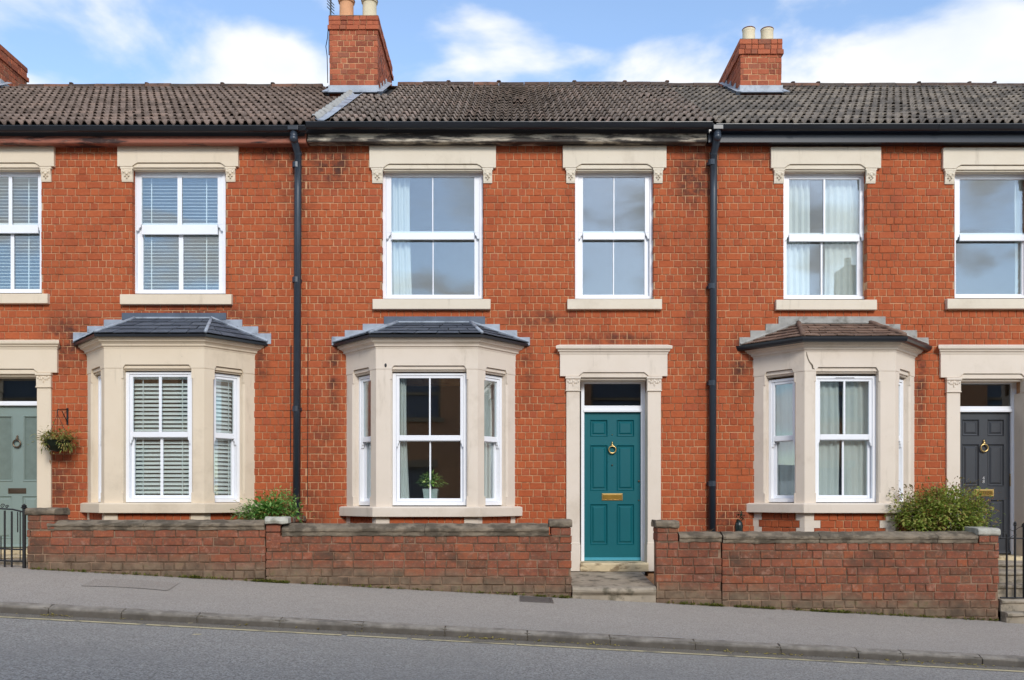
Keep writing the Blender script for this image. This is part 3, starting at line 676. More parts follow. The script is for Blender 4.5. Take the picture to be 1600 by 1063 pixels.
def make_roof(house, x0, x1, mat, dz, blocked, xtile0=None, xtile1=None, ridge_lo=0):
    mb = MB(); t = .06
    mb.prism([(YE+.03, ZE-.05), (YR, ZR-.06), (2*YR-YE, ZE-.05), (2*YR-YE, ZE-.15), (YR, ZR-.16), (YE+.03, ZE-.15)], x0, x1)
    mb.v = [(y, x, z+dz) for x, y, z in mb.v]
    roof = mb.build('roof', 'felt', house)
    tpl = []
    for i in range(5):
        vs, fs = tile_template(rt); me = bpy.data.meshes.new('roof_tile'); me.from_pydata(vs.tolist(), [], fs); me.materials.append(M[mat]); me.polygons.foreach_set('use_smooth', [True]*12+[False]*(len(fs)-12)); tpl.append((vs, fs, me))
    ca, sa = math.cos(PITCH), math.sin(PITCH); a0, a1 = xtile0 if xtile0 is not None else x0, xtile1 if xtile1 is not None else x1
    sel = []; rest = []; ncol = int((a1-a0)/TW)
    for rr in range(NROW):
        for c in range(ncol+1):
            x = a0+(c+.5)*TW+rt.uniform(-.003, .003); s_ = rr*GAUGE+rt.uniform(-.008, .008)
            if x > a1-.02: continue
            y = YE+s_*ca; z = ZE+s_*sa+dz
            if any(bx0 < x < bx1 and by0 < y+.18 < by1 for bx0, bx1, by0, by1 in blocked): continue
            px = HX+x*F/(D+y); vis = -8 < px < 1608
            (sel if vis else rest).append((rr, x, y, z))
    sel.sort(); rest += sel[300:]; sel = sel[:300]
    for rr, x, y, z in sel:
        if rt.random() < .05: x += rt.uniform(-.012, .012); z += rt.uniform(0, .014)
        inst('roof_tile', rt.choice(tpl)[2], (x, y, z+rt.uniform(-.003, .003)), roof, None, (PITCH+rt.uniform(-.008, .008), rt.uniform(-.016, .016), rt.uniform(-.012, .012)))
    if rest:
        V = []; Fs = []; b = 0; mb = MB()
        for rr, x, y, z in rest:
            vs, fs, _ = rt.choice(tpl)
            V += list(zip(vs[:, 0]+x, vs[:, 1]*ca-vs[:, 2]*sa+y, vs[:, 1]*sa+vs[:, 2]*ca+z)); Fs += [tuple(b+i for i in f) for f in fs]; b += len(vs)
        mb.v = V; mb.f = Fs; mb.build('tile_field', mat, roof, props=STUFF, recalc=False)
    x = a0
    while x < a1-.05:
        ln = min(.44, a1-x)
        if not any(bx0-.02 < x+ln/2 < bx1+.02 for bx0, bx1, by0, by1 in blocked if by1 > YR):
            m_ = MB(); r_ = .09; j = rt.uniform(-.006, .01); pr = [(YR+r_*1.15*math.cos(math.pi*k/8), ZR+dz-.035+j+r_*math.sin(math.pi*k/8)) for k in range(9)]
            m_.extrude_x(pr, x+.004, x+ln-.004, 2, .003, rt)
            if rt.random() < .35: m_.blob((x+ln, YR, ZR+dz+.07), .045, .05, .02, 6, 3)
            m_.build('ridge_tile', 'ridge', roof)
        x += .44
    m_ = MB(); m_.extrude_x([(YR-.13, ZR+dz-.075), (YR-.10, ZR+dz-.045), (YR+.1, ZR+dz-.045), (YR+.1, ZR+dz-.1)], a0, a1, 40, .005, rt); m_.build('ridge_bedding', 'tile_brown', roof)
    return roof

def chimney(house, xl, xr, yf, yb, zt, zband, pots, name_lead='lead', seen='r', ind=110):
    zb = roof_z(yf)-.25; zm = zt-.005
    mb = MB(); mb.box(xl+.006, xr-.006, yf+.006, yb-.006, zb, zt-.012); c = mb.build('chimney', 'mortar', house)
    def face(xf, W, vis):
        body = brick_layout(0, W, zb+.02, zband, .0915, SW*.92, HW*.92, .009, [], rng)
        lay_bricks(c, body, 'stack', 0, xf, ind if vis else 0, rough=.004)
        q = (zt-zband)/3
        for i, off in ((0, .028), (1, .012), (2, .014)):
            A = list(xf); A[0] += xf[4]*off-xf[2]*off; A[1] += xf[5]*off-xf[3]*off
            b = brick_layout(0, W+2*off, zband+i*q, zband+(i+1)*q-.009, q, SW, HW, .009, [], rng)
            lay_bricks(c, b, 'stack', 0, tuple(A), 40 if vis else 0, rough=.004)
    face((xl, yf, 1, 0, 0, -1), xr-xl, True)
    face((xr, yf, 0, 1, 1, 0), yb-yf, seen == 'r'); face((xl, yb, 0, -1, -1, 0), yb-yf, seen == 'l')
    mb = MB(); mb.box(xl-.01, xr+.01, yf-.01, yb+.01, zt-.012, zt+.004); mb.box(xl+.07, xr-.07, yf+.07, yb-.07, zt+.004, zt+.03); mb.build('flaunching', 'wall_mortar', c, .004)
    for (px, py, r_, h_, m_, rim) in pots:
        mb = MB(); mb.lathe((px, py, zt+.004), [(r_*1.12, 0), (r_*1.08, .03), (r_, .05), (r_*.97, h_-.05), (r_*.98, h_-.045), (r_*(1.12 if rim else 1.0), h_-.04), (r_*(1.12 if rim else 1.02), h_), (r_*.82, h_), (r_*.8, h_-.1)], 18)
        p = mb.build('chimney_pot', m_, c, smooth=False)
        for f_ in p.data.polygons: f_.use_smooth = abs(f_.normal.z) < .6
        mb = MB(); mb.torus((0, 0, 0), r_*(1.1 if rim else .95), .012, 18, 6); mb.v = [(a+px, b2+py, c2+zt+h_) for a, c2, b2 in mb.v]; mb.build('pot_rim', 'pot_rim', c)
    # lead apron and stepped side flashing
    ca = math.tan(PITCH); mb = MB()
    def rz(y): return roof_z(y)+.045
    mb.add([(xl-.10, yf-.15, rz(yf-.15)), (xr+.10, yf-.15, rz(yf-.15)), (xr+.03, yf-.012, rz(yf)+.0), (xl-.03, yf-.012, rz(yf)+.0), (xr+.005, yf-.016, rz(yf)+.085), (xl-.005, yf-.016, rz(yf)+.085)], [(0, 1, 2, 3), (3, 2, 4, 5)])
    mb.box(xl-.008, xr+.008, yf-.018, yf-.008, rz(yf)-.05, rz(yf)+.085)
    mb.build('lead_apron', name_lead, c, smooth=False)
    for s_, xs in ((1, xr), (-1, xl)):
        mb = MB(); n = 4
        for k in range(n):
            y0 = yf-.02+k*(YR-yf+.1)/n; y1 = y0+(YR-yf+.1)/n+.03
            a, b = sorted((xs+s_*.006, xs+s_*(.017+.001*k))); mb.box(a, b, y0, y1, rz(y0)-.1, rz(y0)+.10)
        a, b = xs+s_*.008, xs+s_*.10
        mb.add([(a, yf-.15, rz(yf-.15)+.012), (b, yf-.15, rz(yf-.15)+.012), (b, YR, rz(YR)+.0), (a, YR, rz(YR)+.02)], [(0, 1, 2, 3)])
        mb.build('stepped_flashing', name_lead, c)
    return c

def lintel(house, a, b, il, ir, yt, yb, mat, cor):
    """slab px a..b, shouldered soffit between il..ir, carved corbels at px ranges cor"""
    y0 = -.055; m = MB(); xx = lambda p: X(p, y0); z = lambda p: Z(p, y0)
    m.prism([(xx(a), z(yt)), (xx(a), z(yb)), (xx(il), z(yb)), (xx(il+5), z(yb-4)), (xx(il+9), z(yb-6)), (xx(ir-9), z(yb-6)), (xx(ir-5), z(yb-4)), (xx(ir), z(yb)), (xx(b), z(yb)), (xx(b), z(yt))], y0, .06)
    o = m.build('lintel', mat, house, .004)
    m = MB(); m.prism([(xx(il+4), z(yb-5)), (xx(il), z(yb+1)), (xx(ir), z(yb+1)), (xx(ir-4), z(yb-5))], -.035, .06); m.box(xx(il-1), xx(ir+1), -.012, .085, z(yb+3.4), z(yb-1)); m.build('soffit_moulding', mat, o, .003)
    for (c0, c1) in cor:
        x0, x1, w_ = xx(c0), xx(c1), xx(c1)-xx(c0); zt, zb = z(yb+.3), z(yb+23); h = zt-zb; cx_ = (x0+x1)/2
        m = MB(); m.box(x0-.012, x1+.012, -.05, .02, zt-.026, zt)
        m.prism([(0, zt-.026), (-.047, zt-.026), (-.05, zt-.05), (-.046, zt-.075), (-.034, zt-.10), (-.03, zb+.03), (-.022, zb), (0, zb)], x0, x1); k = len(m.v)
        m.v[-16:] = [(d, u, zz_) for u, d, zz_ in m.v[-16:]]
        for (bu, bz, br) in ((0, .55, .02), (-.25, .66, .016), (.25, .66, .016), (-.16, .4, .014), (.16, .4, .014), (0, .26, .011)):
            m.blob((cx_+bu*w_, -.042, zb+bz*h), br, .016, br, 7, 4)
        for s_ in (-1, 1): m.torus((cx_+s_*w_*.3, -.046, zb+.74*h), .016, .007, 10, 5)
        m.build('corbel', mat, o, .002)
    return o
def sill(house, a, b, yt, yb, mat):
    m = MB(); y0 = -.075; m.prism([(y0, Z(yb, y0)), (y0, Z(yt+1.5, y0)), (.08, Z(yt, y0)+.012), (.08, Z(yb, y0))], X(a, y0), X(b, y0)); m.v = [(d, u, z) for u, d, z in m.v]
    return m.build('window_sill', mat, house, .005)

def door_surround(house, ol, orr, yc0, yc1, yf1, yp, mat, pw=21, ov=11, cov=19):
    """opening px ol..orr at the facade; cornice yc0..yc1, frieze to yf1, pilasters down to yp"""
    y0 = -.05; xx = lambda p, y=y0: X(p, y); z = lambda p, y=y0: Z(p, y)
    a, b = ol-pw-ov+1, orr+pw+ov-1
    m = MB(); m.prism([(xx(a), z(yc1)), (xx(a), z(yf1)), (xx(ol-2), z(yf1)), (xx(ol+5), z(yf1-6)), (xx(orr-5), z(yf1-6)), (xx(orr+2), z(yf1)), (xx(b), z(yf1)), (xx(b), z(yc1))], y0, .06)
    o = m.build('door_surround', mat, house, .004)
    m = MB(); m.prism([(xx(ol+4), z(yf1-5)), (xx(ol-3), z(yf1+1.5)), (xx(orr+3), z(yf1+1.5)), (xx(orr-4), z(yf1-5))], -.03, .3); m.box(xx(ol), xx(orr), .01, .3, z(yf1+5), z(yf1)); m.build('soffit_moulding', mat, o, .003)
    m = MB(); h = z(yc0)-z(yc1); zb = z(yc1)
    pr = [(.05, zb), (-.056, zb), (-.06, zb+.2*h), (-.078, zb+.34*h), (-.082, zb+.5*h), (-.105, zb+.62*h), (-.11, zb+.92*h), (-.10, zb+h), (.0, zb+h+.03), (.05, zb+h+.03)]
    n = len(pr); vs = []
    for sx, e in ((xx(a), -1), (xx(b), 1)): vs += [(sx+e*max(0, -(d+.05)), d, zz_) for d, zz_ in pr]
    m.add(vs, [tuple(range(n)), tuple(range(2*n-1, n-1, -1))]+[(i, (i+1) % n, n+(i+1) % n, n+i) for i in range(n)]); m.build('cornice', mat, o, .002)
    for (p0, p1) in ((ol-pw, ol), (orr, orr+pw)):
        x0, x1 = xx(p0), xx(p1); ct, cb = z(yf1+.5), z(yf1+23)
        m = MB(); m.box(x0, x1, y0+.008, .3, z(yp), cb); m.box(x0-.008, x1+.008, y0-.004, .299, z(yp), z(yp-42)); m.box(x0-.004, x1+.004, y0+.002, .298, z(yp-42), z(yp-45)); m.build('pilaster', mat, o, .006)
        m = MB(); m.box(x0-.012, x1+.012, y0-.02, .05, ct-.03, ct); m.box(x0-.004, x1+.004, y0-.004, .05, cb+.012, ct-.03); m.box(x0-.01, x1+.01, y0-.012, .05, cb-.002, cb+.012)
        w_ = x1-x0
        for k in range(7):
            u = x0+w_*(.1+.8*k/6); m.blob((u, y0-.006, ct-.07+.012*math.cos(k*2.1)), .015, .012, .022, 7, 4)
            if k % 2: m.torus((u, y0-.008, ct-.055), .013, .005, 9, 5)
        m.blob(((x0+x1)/2, y0-.006, ct-.105), .012, .012, .03, 7, 4); m.build('capital', mat, o, .002)
    return o
RD = .24
def panel_door(house, pl, pr, yt, yb, mat, panels, glazed=(), bar=None):
    s = F/(D+RD); x0, x1 = X(pl, RD), X(pr, RD); zt, zb = Z(yt, RD), Z(yb, RD)
    hol = [(X(a, RD), X(b, RD), Z(d, RD), Z(c, RD)) for a, b, c, d in panels]
    m = MB(); holed_slab(m, x0, x1, zb, zt, RD, RD+.045, hol); o = m.build('door', mat, house)
    for i, (a, b, c, d) in enumerate(hol):
        m = MB((0, RD, 1, 0, 0, -1))
        if i in glazed:
            m.rings([(a, b, c, d, 0), (a+.012, b-.012, c+.012, d-.012, .012), (a+.022, b-.022, c+.022, d-.022, .006), (a+.03, b-.03, c+.03, d-.03, -.016)]); m.build('door_panel', mat, o)
            m = MB((0, RD, 1, 0, 0, -1)); m.box(a+.028, b-.028, -.018, -.012, c+.028, d-.028); m.build('glass_pane', 'glass_sage', o)
        else:
            m.rings([(a, b, c, d, 0), (a+.006, b-.006, c+.006, d-.006, .006), (a+.018, b-.018, c+.018, d-.018, -.014), (a+.03, b-.03, c+.03, d-.03, -.015), (a+.052, b-.052, c+.052, d-.052, -.001)]); m.build('door_panel', mat, o)
    if bar:
        m = MB(); m.prism([(RD-.002, zb+.012), (RD-.03, zb+.016), (RD-.034, zb+.03), (RD-.012, zb+.06), (RD-.002, zb+.062)], x0+.008, x1-.008); m.v = [(d, u, z) for u, d, z in m.v]; m.build('weather_bar', bar, o, .003)
    return o
def knocker(door, px, y0, y1, mat='brass'):
    m = MB(); x = X(px, RD); zt, zb = Z(y0, RD), Z(y1, RD); r_ = (zt-zb)*.3
    m.blob((x, RD-.012, zt-.02), .012, .014, .02, 8, 5); m.blob((x, RD-.02, zt-.05), .019, .02, .026, 8, 5); m.torus((x, RD-.028, zb+r_), r_, .0105, 22, 8); m.build('knocker', mat, door, smooth=True)
    m = MB(); m.blob((x, RD-.006, zb+.0), .014, .012, .014, 8, 5); m.build('striker', mat, door, smooth=True)
def letter_plate(door, a, b, c, d, mat='brass', flap='brass_dark', text=None):
    x0, x1, z0, z1 = X(a, RD), X(b, RD), Z(d, RD), Z(c, RD); m = MB((0, RD, 1, 0, 0, -1))
    m.rings([(x0, x1, z0, z1, 0), (x0+.002, x1-.002, z0+.002, z1-.002, .008), (x0+.016, x1-.016, z0+.016, z1-.016, .009), (x0+.018, x1-.018, z0+.018, z1-.018, .004)]); o = m.build('letter_plate', mat, door)
    m = MB((0, RD, 1, 0, 0, -1)); m.box(x0+.02, x1-.02, .001, .007, z0+.02, z1-.02); m.build('flap', flap, door, .002)
    if text: text_mesh(text, .058, ((x0+x1)/2, RD-.0085, (z0+z1)/2), 'ink', door, 'lettering', .0008)
def knob(door, px, py, r_, mat='brass'):
    m = MB(); m.blob((X(px, RD), RD-.008, Z(py, RD)), r_, .014, r_, 9, 5); m.build('lock', mat, door, smooth=True)
def fanlight(house, pl, pr, yt, yg0, yg1, yb, gl, gr, ybot):
    """white frame with a pane over the door; ybot = bottom of the jambs"""
    Y = .2; s = F/(D+Y); x = lambda p: X(p, Y); z = lambda p: Z(p, Y); m = MB()
    m.box(x(pl), x(gl), Y, Y+.09, z(ybot), z(yt)); m.box(x(gr), x(pr), Y, Y+.09, z(ybot), z(yt)); m.box(x(gl), x(gr), Y+.001, Y+.09, z(yg0), z(yt)); m.box(x(gl), x(gr), Y+.001, Y+.09, z(yb), z(yg1)); m.box(x(gl)-.01, x(gr)+.01, Y-.012, Y, z(yb), z(yb-4))
    o = m.build('door_frame', 'upvc', house, .004)
    m = MB(); m.box(x(gl)-.003, x(gr)+.003, Y+.03, Y+.036, z(yg1)-.003, z(yg0)+.003); m.build('glass_pane', 'glass_dark', o); return o

def bay(house, xl, xr, p, mat, side=.485, dep=.57):
    Lg = math.hypot(side, dep); nL = (-dep/Lg, -side/Lg)
    def xa(Y, off): return xl+(off-Y*nL[1])/nL[0]
    def poly(off, yw=.0):
        yf = -(dep+off); a, b = xa(yw, off), xa(yf, off); return [(a, yw), (b, yf), (xl+xr-b, yf), (xl+xr-a, yw)]
    zf = lambda py, off=0: Z(py, -(dep+off))
    def sweep(m, prof, yw=.02):
        pts = [poly(o_, yw) for o_, _ in prof]; n = len(prof); vs = []; fs = []
        for k in range(4): vs += [(pts[i][k][0], pts[i][k][1], prof[i][1]) for i in range(n)]
        for k in range(3):
            for i in range(n): fs.append((k*n+i, k*n+(i+1) % n, (k+1)*n+(i+1) % n, (k+1)*n+i))
        fs += [tuple(range(n)), tuple(3*n+i for i in range(n-1, -1, -1))]; m.add(vs, fs)
    def faces(off):
        q = poly(off); r_ = []
        for k in range(3):
            A, B = Vector(q[k]), Vector(q[k+1]); t = (B-A); ln = t.length; t /= ln; r_.append((A, t, Vector((t.y, -t.x)), ln))
        return r_
    zs0, zs1 = zf(p['sill_b'], .075), zf(p['sill_t'], .06); zj, zn, zc = zf(p['joint']), zf(p['notch']), zf(p['frieze'])
    zct = zf(p['corn'], .095)
    fr = faces(0); openings = []
    pil = [MB() for _ in range(4)]
    for k, (A, t, n_, ln) in enumerate(fr):
        if k == 1: u0, u1 = X(p['ol'], -dep)-A.x, X(p['or'], -dep)-A.x
        elif k == 0: u0, u1 = .235*ln, .80*ln
        else: u0, u1 = .20*ln, .765*ln
        openings.append((u0, u1)); c = .022
        for (a, b, inner, body) in ((0, u0, 1, pil[k]), (ln, u1, -1, pil[k+1])):
            body.xf = (A.x, A.y, t.x, t.y, n_.x, n_.y)
            # pilaster with a chamfered inner arris
            e = b-inner*c; x = [(a, 0), (e, 0), (b, -c), (b, -.19), (a, -.19)]
            vs = [(u, d, z) for z in (zs1-.02, zj) for u, d in x]
            body.add(vs, [(0, 1, 2, 3, 4), (9, 8, 7, 6, 5)]+[(i, (i+1) % 5, 5+(i+1) % 5, 5+i) for i in range(5)])
            lo, hi = sorted((e-inner*.001, b+inner*.001)); body.box(lo, hi, -.15, .0015, zj-.13, zj); body.box(lo, hi, -.15, .0015, zs1-.01, zs1+.13)
    m = MB()
    for k, (A, t, n_, ln) in enumerate(faces(.005)):
        u0, u1 = openings[k]; m.xf = (A.x, A.y, t.x, t.y, n_.x, n_.y); e = .03 if k == 1 else .025
        m.prism([(0, zj), (u0+.002, zj), (u0+e*.4, zj+(zn-zj)*.45), (u0+e, zn), (u1-e, zn), (u1-e*.4, zj+(zn-zj)*.45), (u1-.002, zj), (ln, zj), (ln, zc+.01), (0, zc+.01)], -.16, 0)
    bw = m.build('bay_window', mat, house, .003)
    for q_ in pil: q_.xf = None; q_.build('pilaster', mat, bw, .003)
    m = MB()
    for k, (A, t, n_, ln) in enumerate(fr):
        u0, u1 = openings[k]; m.xf = (A.x, A.y, t.x, t.y, n_.x, n_.y)
        m.prism([(u0+.012, zn-.006), (u0-.01, zj-.001), (u1+.01, zj-.001), (u1-.012, zn-.006)], -.158, -.02); m.box(u0-.02, u1+.02, -.157, -.045, zj-.022, zj)
    m.build('soffit_moulding', mat, bw, .002)
    h = zct-zc; m = MB()
    sweep(m, [(-.15, zc), (.008, zc), (.012, zc+.12*h), (.03, zc+.2*h), (.034, zc+.34*h), (.05, zc+.46*h), (.074, zc+.56*h), (.078, zc+.66*h), (.092, zc+.72*h), (.096, zct), (-.15, zct)]); m.build('cornice', mat, bw)
    m = MB(); sweep(m, [(-.19, zs0), (.075, zs0), (.075, zs1-.012), (.05, zs1), (-.19, zs1+.005)]); m.build('bay_sill', mat, bw, .006)
    # base: mortar core, painted quoins and brick infill
    m = MB(); q = poly(-.012, .0); zb = zg(xl, PW)-.1; m.add([(x, y, z) for z in (zb, zs0+.01) for x, y in q], [(0, 1, 2, 3), (7, 6, 5, 4)]+[(i, (i+1) % 4, 4+(i+1) % 4, 4+i) for i in range(4)]); m.build('bay_base', 'mortar', bw)
    rects = []; cour = .0957; nc = int((zs0-zb)/cour)
    for k, (A, t, n_, ln) in enumerate(fr):
        ends = ((.085, .075) if k == 0 else (.155, .155) if k == 1 else (.075, .085)); xf = (A.x, A.y, t.x, t.y, n_.x, n_.y); br = []
        for r_ in range(nc):
            z1 = zs0-r_*cour-.004; z0 = z1-cour+.009; tooth = p.get('tooth', .03)*(1 if r_ % 2 == 0 else 0)
            a, b = ends[0]+(.05-tooth if tooth or p.get('tooth') else .02), ln-ends[1]-(.05-tooth if tooth or p.get('tooth') else .02)
            if k != 1: a, b = ends[0]+tooth*.6, ln-ends[1]-tooth*.6
            if r_ < 5:
                for c0, c1 in ((0, a-.006), (b+.006, ln)): m = MB(xf); m.box(c0, c1, -.05, .003, z0-.004, z1+.004); m.build('quoin', mat, bw)
            br += brick_layout(a, b, z0, z1, .2, SW*.95, HW, .01, [], rng, .5)
        lay_bricks(bw, br, 'facade', 0, xf, 300, lambda q: q[2] > zs0-.42, rough=.002)
    # sash windows in the three openings
    z0, z1, r0, r1 = zf(p['fb']), zf(p['ft']), zf(p['r1']), zf(p['r0'])
    for k, (A, t, n_, ln) in enumerate(fr):
        u0, u1 = openings[k]; o_ = A+t*u0-n_*.085; s_ = F/(D-dep)
        if k == 1: sash_window(house, (o_.x, o_.y, t.x, t.y, n_.x, n_.y), u1-u0, z0, z1, r0, r1, .045, .045, p.get('head', 8)/s_, .09, .04, p['bar'], vent=p.get('vent', False))
        else: sash_window(house, (o_.x, o_.y, t.x, t.y, n_.x, n_.y), u1-u0, z0, z1, r0, r1, .04, .04, .07, .09, .04, 0, vent=False)
    # roof
    ze = zf(p['eave'], .13); za = Z(p['apex'], 0); A0, A1 = Vector((X(p['a0']), -.01, za)), Vector((X(p['a1']), -.01, za))
    e = [Vector((x, y, ze)) for x, y in poly(.135, -.005)]
    m = MB(); vs = [tuple(v+Vector((0, 0, -.012))) for v in (*e, A0, A1)]+[tuple(Vector((v.x, v.y, ze-.03))) for v in e]
    m.add(vs, [(0, 1, 4), (1, 2, 5, 4), (2, 3, 5), (6, 7, 1, 0), (7, 8, 2, 1), (8, 9, 3, 2), (6, 9, 8, 7), (0, 4, 5, 3, 9, 6)]); roof = m.build('bay_roof', 'felt', house)
    def course(P0, P1, Q0, Q1, rows, wid):
        for r_ in range(rows):
            v0, v1 = r_/rows, min(1, (r_+1.25)/rows); l0, l1 = P0.lerp(Q0, v0), P1.lerp(Q1, v0); m0, m1 = P0.lerp(Q0, v1), P1.lerp(Q1, v1)
            ln = (l1-l0).length; n = max(1, round(ln/wid)); off = .5 if r_ % 2 else 0; cuts = [0]+[(i+off)/n for i in range(0 if off else 1, n) if 0 < (i+off)/n < 1]+[1]
            nn = (l1-l0).cross(m0-l0).normalized() if (m0-l0).length > 1e-6 else Vector((0, 0, 1))
            if nn.z < 0: nn = -nn
            for a, b in zip(cuts[:-1], cuts[1:]):
                a_, b_ = a+.006/ln, b-.006/ln; jit = rng.uniform(-.004, .004)
                q = [l0.lerp(l1, a_)-(m0-l0)*rng.uniform(0, .05), l0.lerp(l1, b_)-(m0-l0)*rng.uniform(0, .05), m0.lerp(m1, b_), m0.lerp(m1, a_)]
                th = p.get('thick', .007); lift = [th+.012+jit, th+.012+rng.uniform(-.002, .003), .003, .003]
                top = [tuple(v+nn*l_) for v, l_ in zip(q, lift)]; bot = [tuple(v+nn*(l_-th)) for v, l_ in zip(q, lift)]
                m = MB(); m.add(top+bot, [(0, 1, 2, 3), (7, 6, 5, 4), (0, 4, 5, 1), (1, 5, 6, 2), (2, 6, 7, 3), (3, 7, 4, 0)]); m.build('slate' if p['roof'] == 'slate' else 'bay_roof_tile', p['roof'], roof)
    course(e[1], e[2], A0, A1, p.get('rows', 4), p.get('wid', .25)); course(e[0], e[1], A0, A0, p.get('rows', 4), p.get('wid', .25)); course(e[2], e[3], A1, A1, p.get('rows', 4), p.get('wid', .25))
    for (a, b) in ((e[1], A0), (e[2], A1)):
        m = MB(); up = Vector((0, 0, .018))
        if p['roof'] == 'slate': m.tube([a+up, a.lerp(b, .5)+up, b+up], .022, 7)
        else: m.tube([a.lerp(b, k/6)+up*(1+.5*(k % 2)) for k in range(7)], .034, 8)
        m.build('hip_capping', p['hip'], roof, smooth=True)
    for (a, b) in ((e[0], A0), (e[3], A1)):
        m = MB(); up = Vector((0, -.015, .02)); m.tube([a+up, b+up], .02, 6); m.build('side_flashing', p['flash'], roof)
    m = MB(); m.tube([A0+Vector((-.02, -.012, .016)), A1+Vector((.02, -.012, .016))], .014, 6); m.build('top_flashing', p['flash'], roof)
    for i, (a, b, c, d) in enumerate(p['steps']):
        m = MB(); m.box(X(a), X(b), -.018, .0, Z(d), Z(c)); m.build('wall_flashing', p['flash2'] if i == 0 else p['flash'], roof, .002)
    m = MB(); g0 = ze-.012
    if p.get('gut'): sweep(m, [(.10, g0-.055), (.135, g0-.062), (.165, g0-.05), (.178, g0-.02), (.18, g0+.006), (.165, g0+.006), (.10, g0)], -.002)
    else: sweep(m, [(.08, g0-.028), (.14, g0-.028), (.142, g0+.004), (.10, g0+.004)], -.002)
    m.build('bay_gutter', 'gutter', roof)
    return fr, openings, poly

def downpipe(house, pts, r_=.048, brackets=()):
    m = MB(); m.tube(pts, r_, 12); o = m.build('downpipe', 'pipe', house, smooth=True)
    for z_ in brackets:
        p = Vector(pts[-1]); m = MB(); m.tube([(p.x, p.y, z_-.035), (p.x, p.y, z_+.035)], r_+.005, 12); m.box(p.x-.06, p.x+.06, p.y+.03, 0, z_-.018, z_+.018); m.build('pipe_bracket', 'pipe', o)
    p = Vector(pts[0]); m = MB(); m.box(p.x-.07, p.x+.07, p.y-.06, p.y+.06, p.z-.01, p.z+.06); m.build('gutter_outlet', 'gutter', o, .01)
    for q in pts[1:3]:
        m = MB(); m.blob(q, r_+.007, r_+.007, r_+.01, 10, 6); m.build('pipe_joint', 'pipe', o, smooth=True)
    return o
def gutter(house, x0, x1, py0, py1, bow=0):
    Y = -.27; r_ = (py1-py0)/F*(D+Y)*.56; zt = Z(py0, Y-.055); m = MB()
    pr = [(Y-r_-.006, zt), (Y-r_-.006, zt-.008)]+[(Y-r_*math.cos(math.pi*k/10), zt-.008-r_*1.25*math.sin(math.pi*k/10)) for k in range(1, 10)]+[(Y+r_, zt-.008), (Y+r_, zt), (Y+r_-.01, zt), (Y, zt-r_*.8), (Y-r_+.01, zt)]
    m.extrude_x(pr, x0, x1, 1); g = m.build('gutter', 'gutter', house)
    x = x0+1.0
    while x < x1-.3:
        m = MB(); m.extrude_x([(a-.004 if a < Y else a, b-.004) for a, b in pr[:12]]+[(Y+r_, zt-.02)], x, x+.07); m.build('gutter_joint', 'gutter', g); x += 1.9
    return g
def room(house, x0, x1):
    m = MB()
    for (za, zb_) in ((Z(880), Z(524)), (Z(500), Z(212))):
        a, b, c, d = x0+.12, x1-.12, .31, 4.2
        m.add([(a, c, za), (b, c, za), (b, d, za), (a, d, za), (a, c, zb_), (b, c, zb_), (b, d, zb_), (a, d, zb_)], [(0, 1, 2, 3), (4, 5, 6, 7), (3, 2, 6, 7), (0, 3, 7, 4), (1, 2, 6, 5)])
    return m.build('room', 'room', house, recalc=False)
# ------------------------------------------------------------------ the three houses
PX1, PX2 = X(480), X(1117)        # party lines
XL, XR = -9.9, 9.9
def facade(house, x0, x1, ops, covers, vis_rects=(), gap0=0, gap1=0):
    """mortar wall with openings, then the bricks; ops are brick openings in px, covers are stones that hide bricks"""
    hs = [(X(a), X(b), Z(d), Z(c)) for a, b, c, d in ops]; m = MB()
    holed_slab(m, x0, x1, -1.2, Z(196), 0, .30, [(a-.006, b+.006, c-.006, d+.006) for a, b, c, d in hs]); wall = m.build('wall', 'mortar', house, recalc=False)
    z0 = Z(888); holes = hs+[(X(a), X(b), Z(d), Z(c)) for a, b, c, d in covers]
    br = brick_layout(x0+gap0, x1-gap1, z0, Z(218), .0957, SW, HW, .0098, holes, rng, .62)
    def vis(q):
        a, b = HX+q[0]*F/D, HX+q[1]*F/D; c = HY-(q[2]-EZ)*F/D
        return a > 0 and b < 1600 and 226 < c < 800
    lay_bricks(wall, br, 'facade', -.009, None, 300, vis, rough=.0025)
    return wall
def corbel_course(house, ranges, y0, y1, mat='brick'):
    for a, b in ranges:
        x = X(a); xe = X(b); k = 0
        while x < xe-.02:
            w_ = min(SW+.02, xe-x); m = MB(); m.box(x+.003, x+w_-.005, -.055+rng.uniform(-.003, .003), .05, Z(y1)+.002, Z(y0)); m.build('corbel_brick', mat, house, .004); x += w_
UW = dict(horn=True)
# ---- left house: blinds, sage door
h1 = thing('terraced_house', (-6.2, 0, 0), 'left brick terraced house with white blinds and a sage green door', 'house', 'terraced houses in one row')
facade(h1, XL, PX1-.0005, [(207, 353, 250, 468), (-36, 65, 250, 468), (-33, 57, 560, 900), (150, 386, 600, 790)],
       [(185, 370, 226, 261), (-73, 82, 226, 261), (189, 360, 460, 474), (-50, 72, 460, 474), (-54, 79, 546, 900), (-64, 89, 546, 582), (140, 396, 530, 900)])
make_roof(h1, XL, PX1, 'tile_brown', -.035, [(-3.1, -2.05, 2.42, 4.4), (-9.9, -8.72, 2.42, 4.4)], None, -2.66)
gutter(h1, XL, X(478, -.27), 195.5, 206)
m = MB(); m.prism([(-.17, Z(221, -.25)), (-.182, Z(219.5, -.25)), (-.182, Z(213.5, -.25)), (-.16, Z(212, -.24)), (-.16, Z(198, -.24)), (.0, Z(198, -.24)), (.0, Z(222, -.2))], XL, X(476, -.25)); m.v = [(d, u, z) for u, d, z in m.v]; m.build('fascia', 'fascia_brown', h1, .003)
corbel_course(h1, [(-340, 478)], 220.5, 228.5, 'stack_brick')
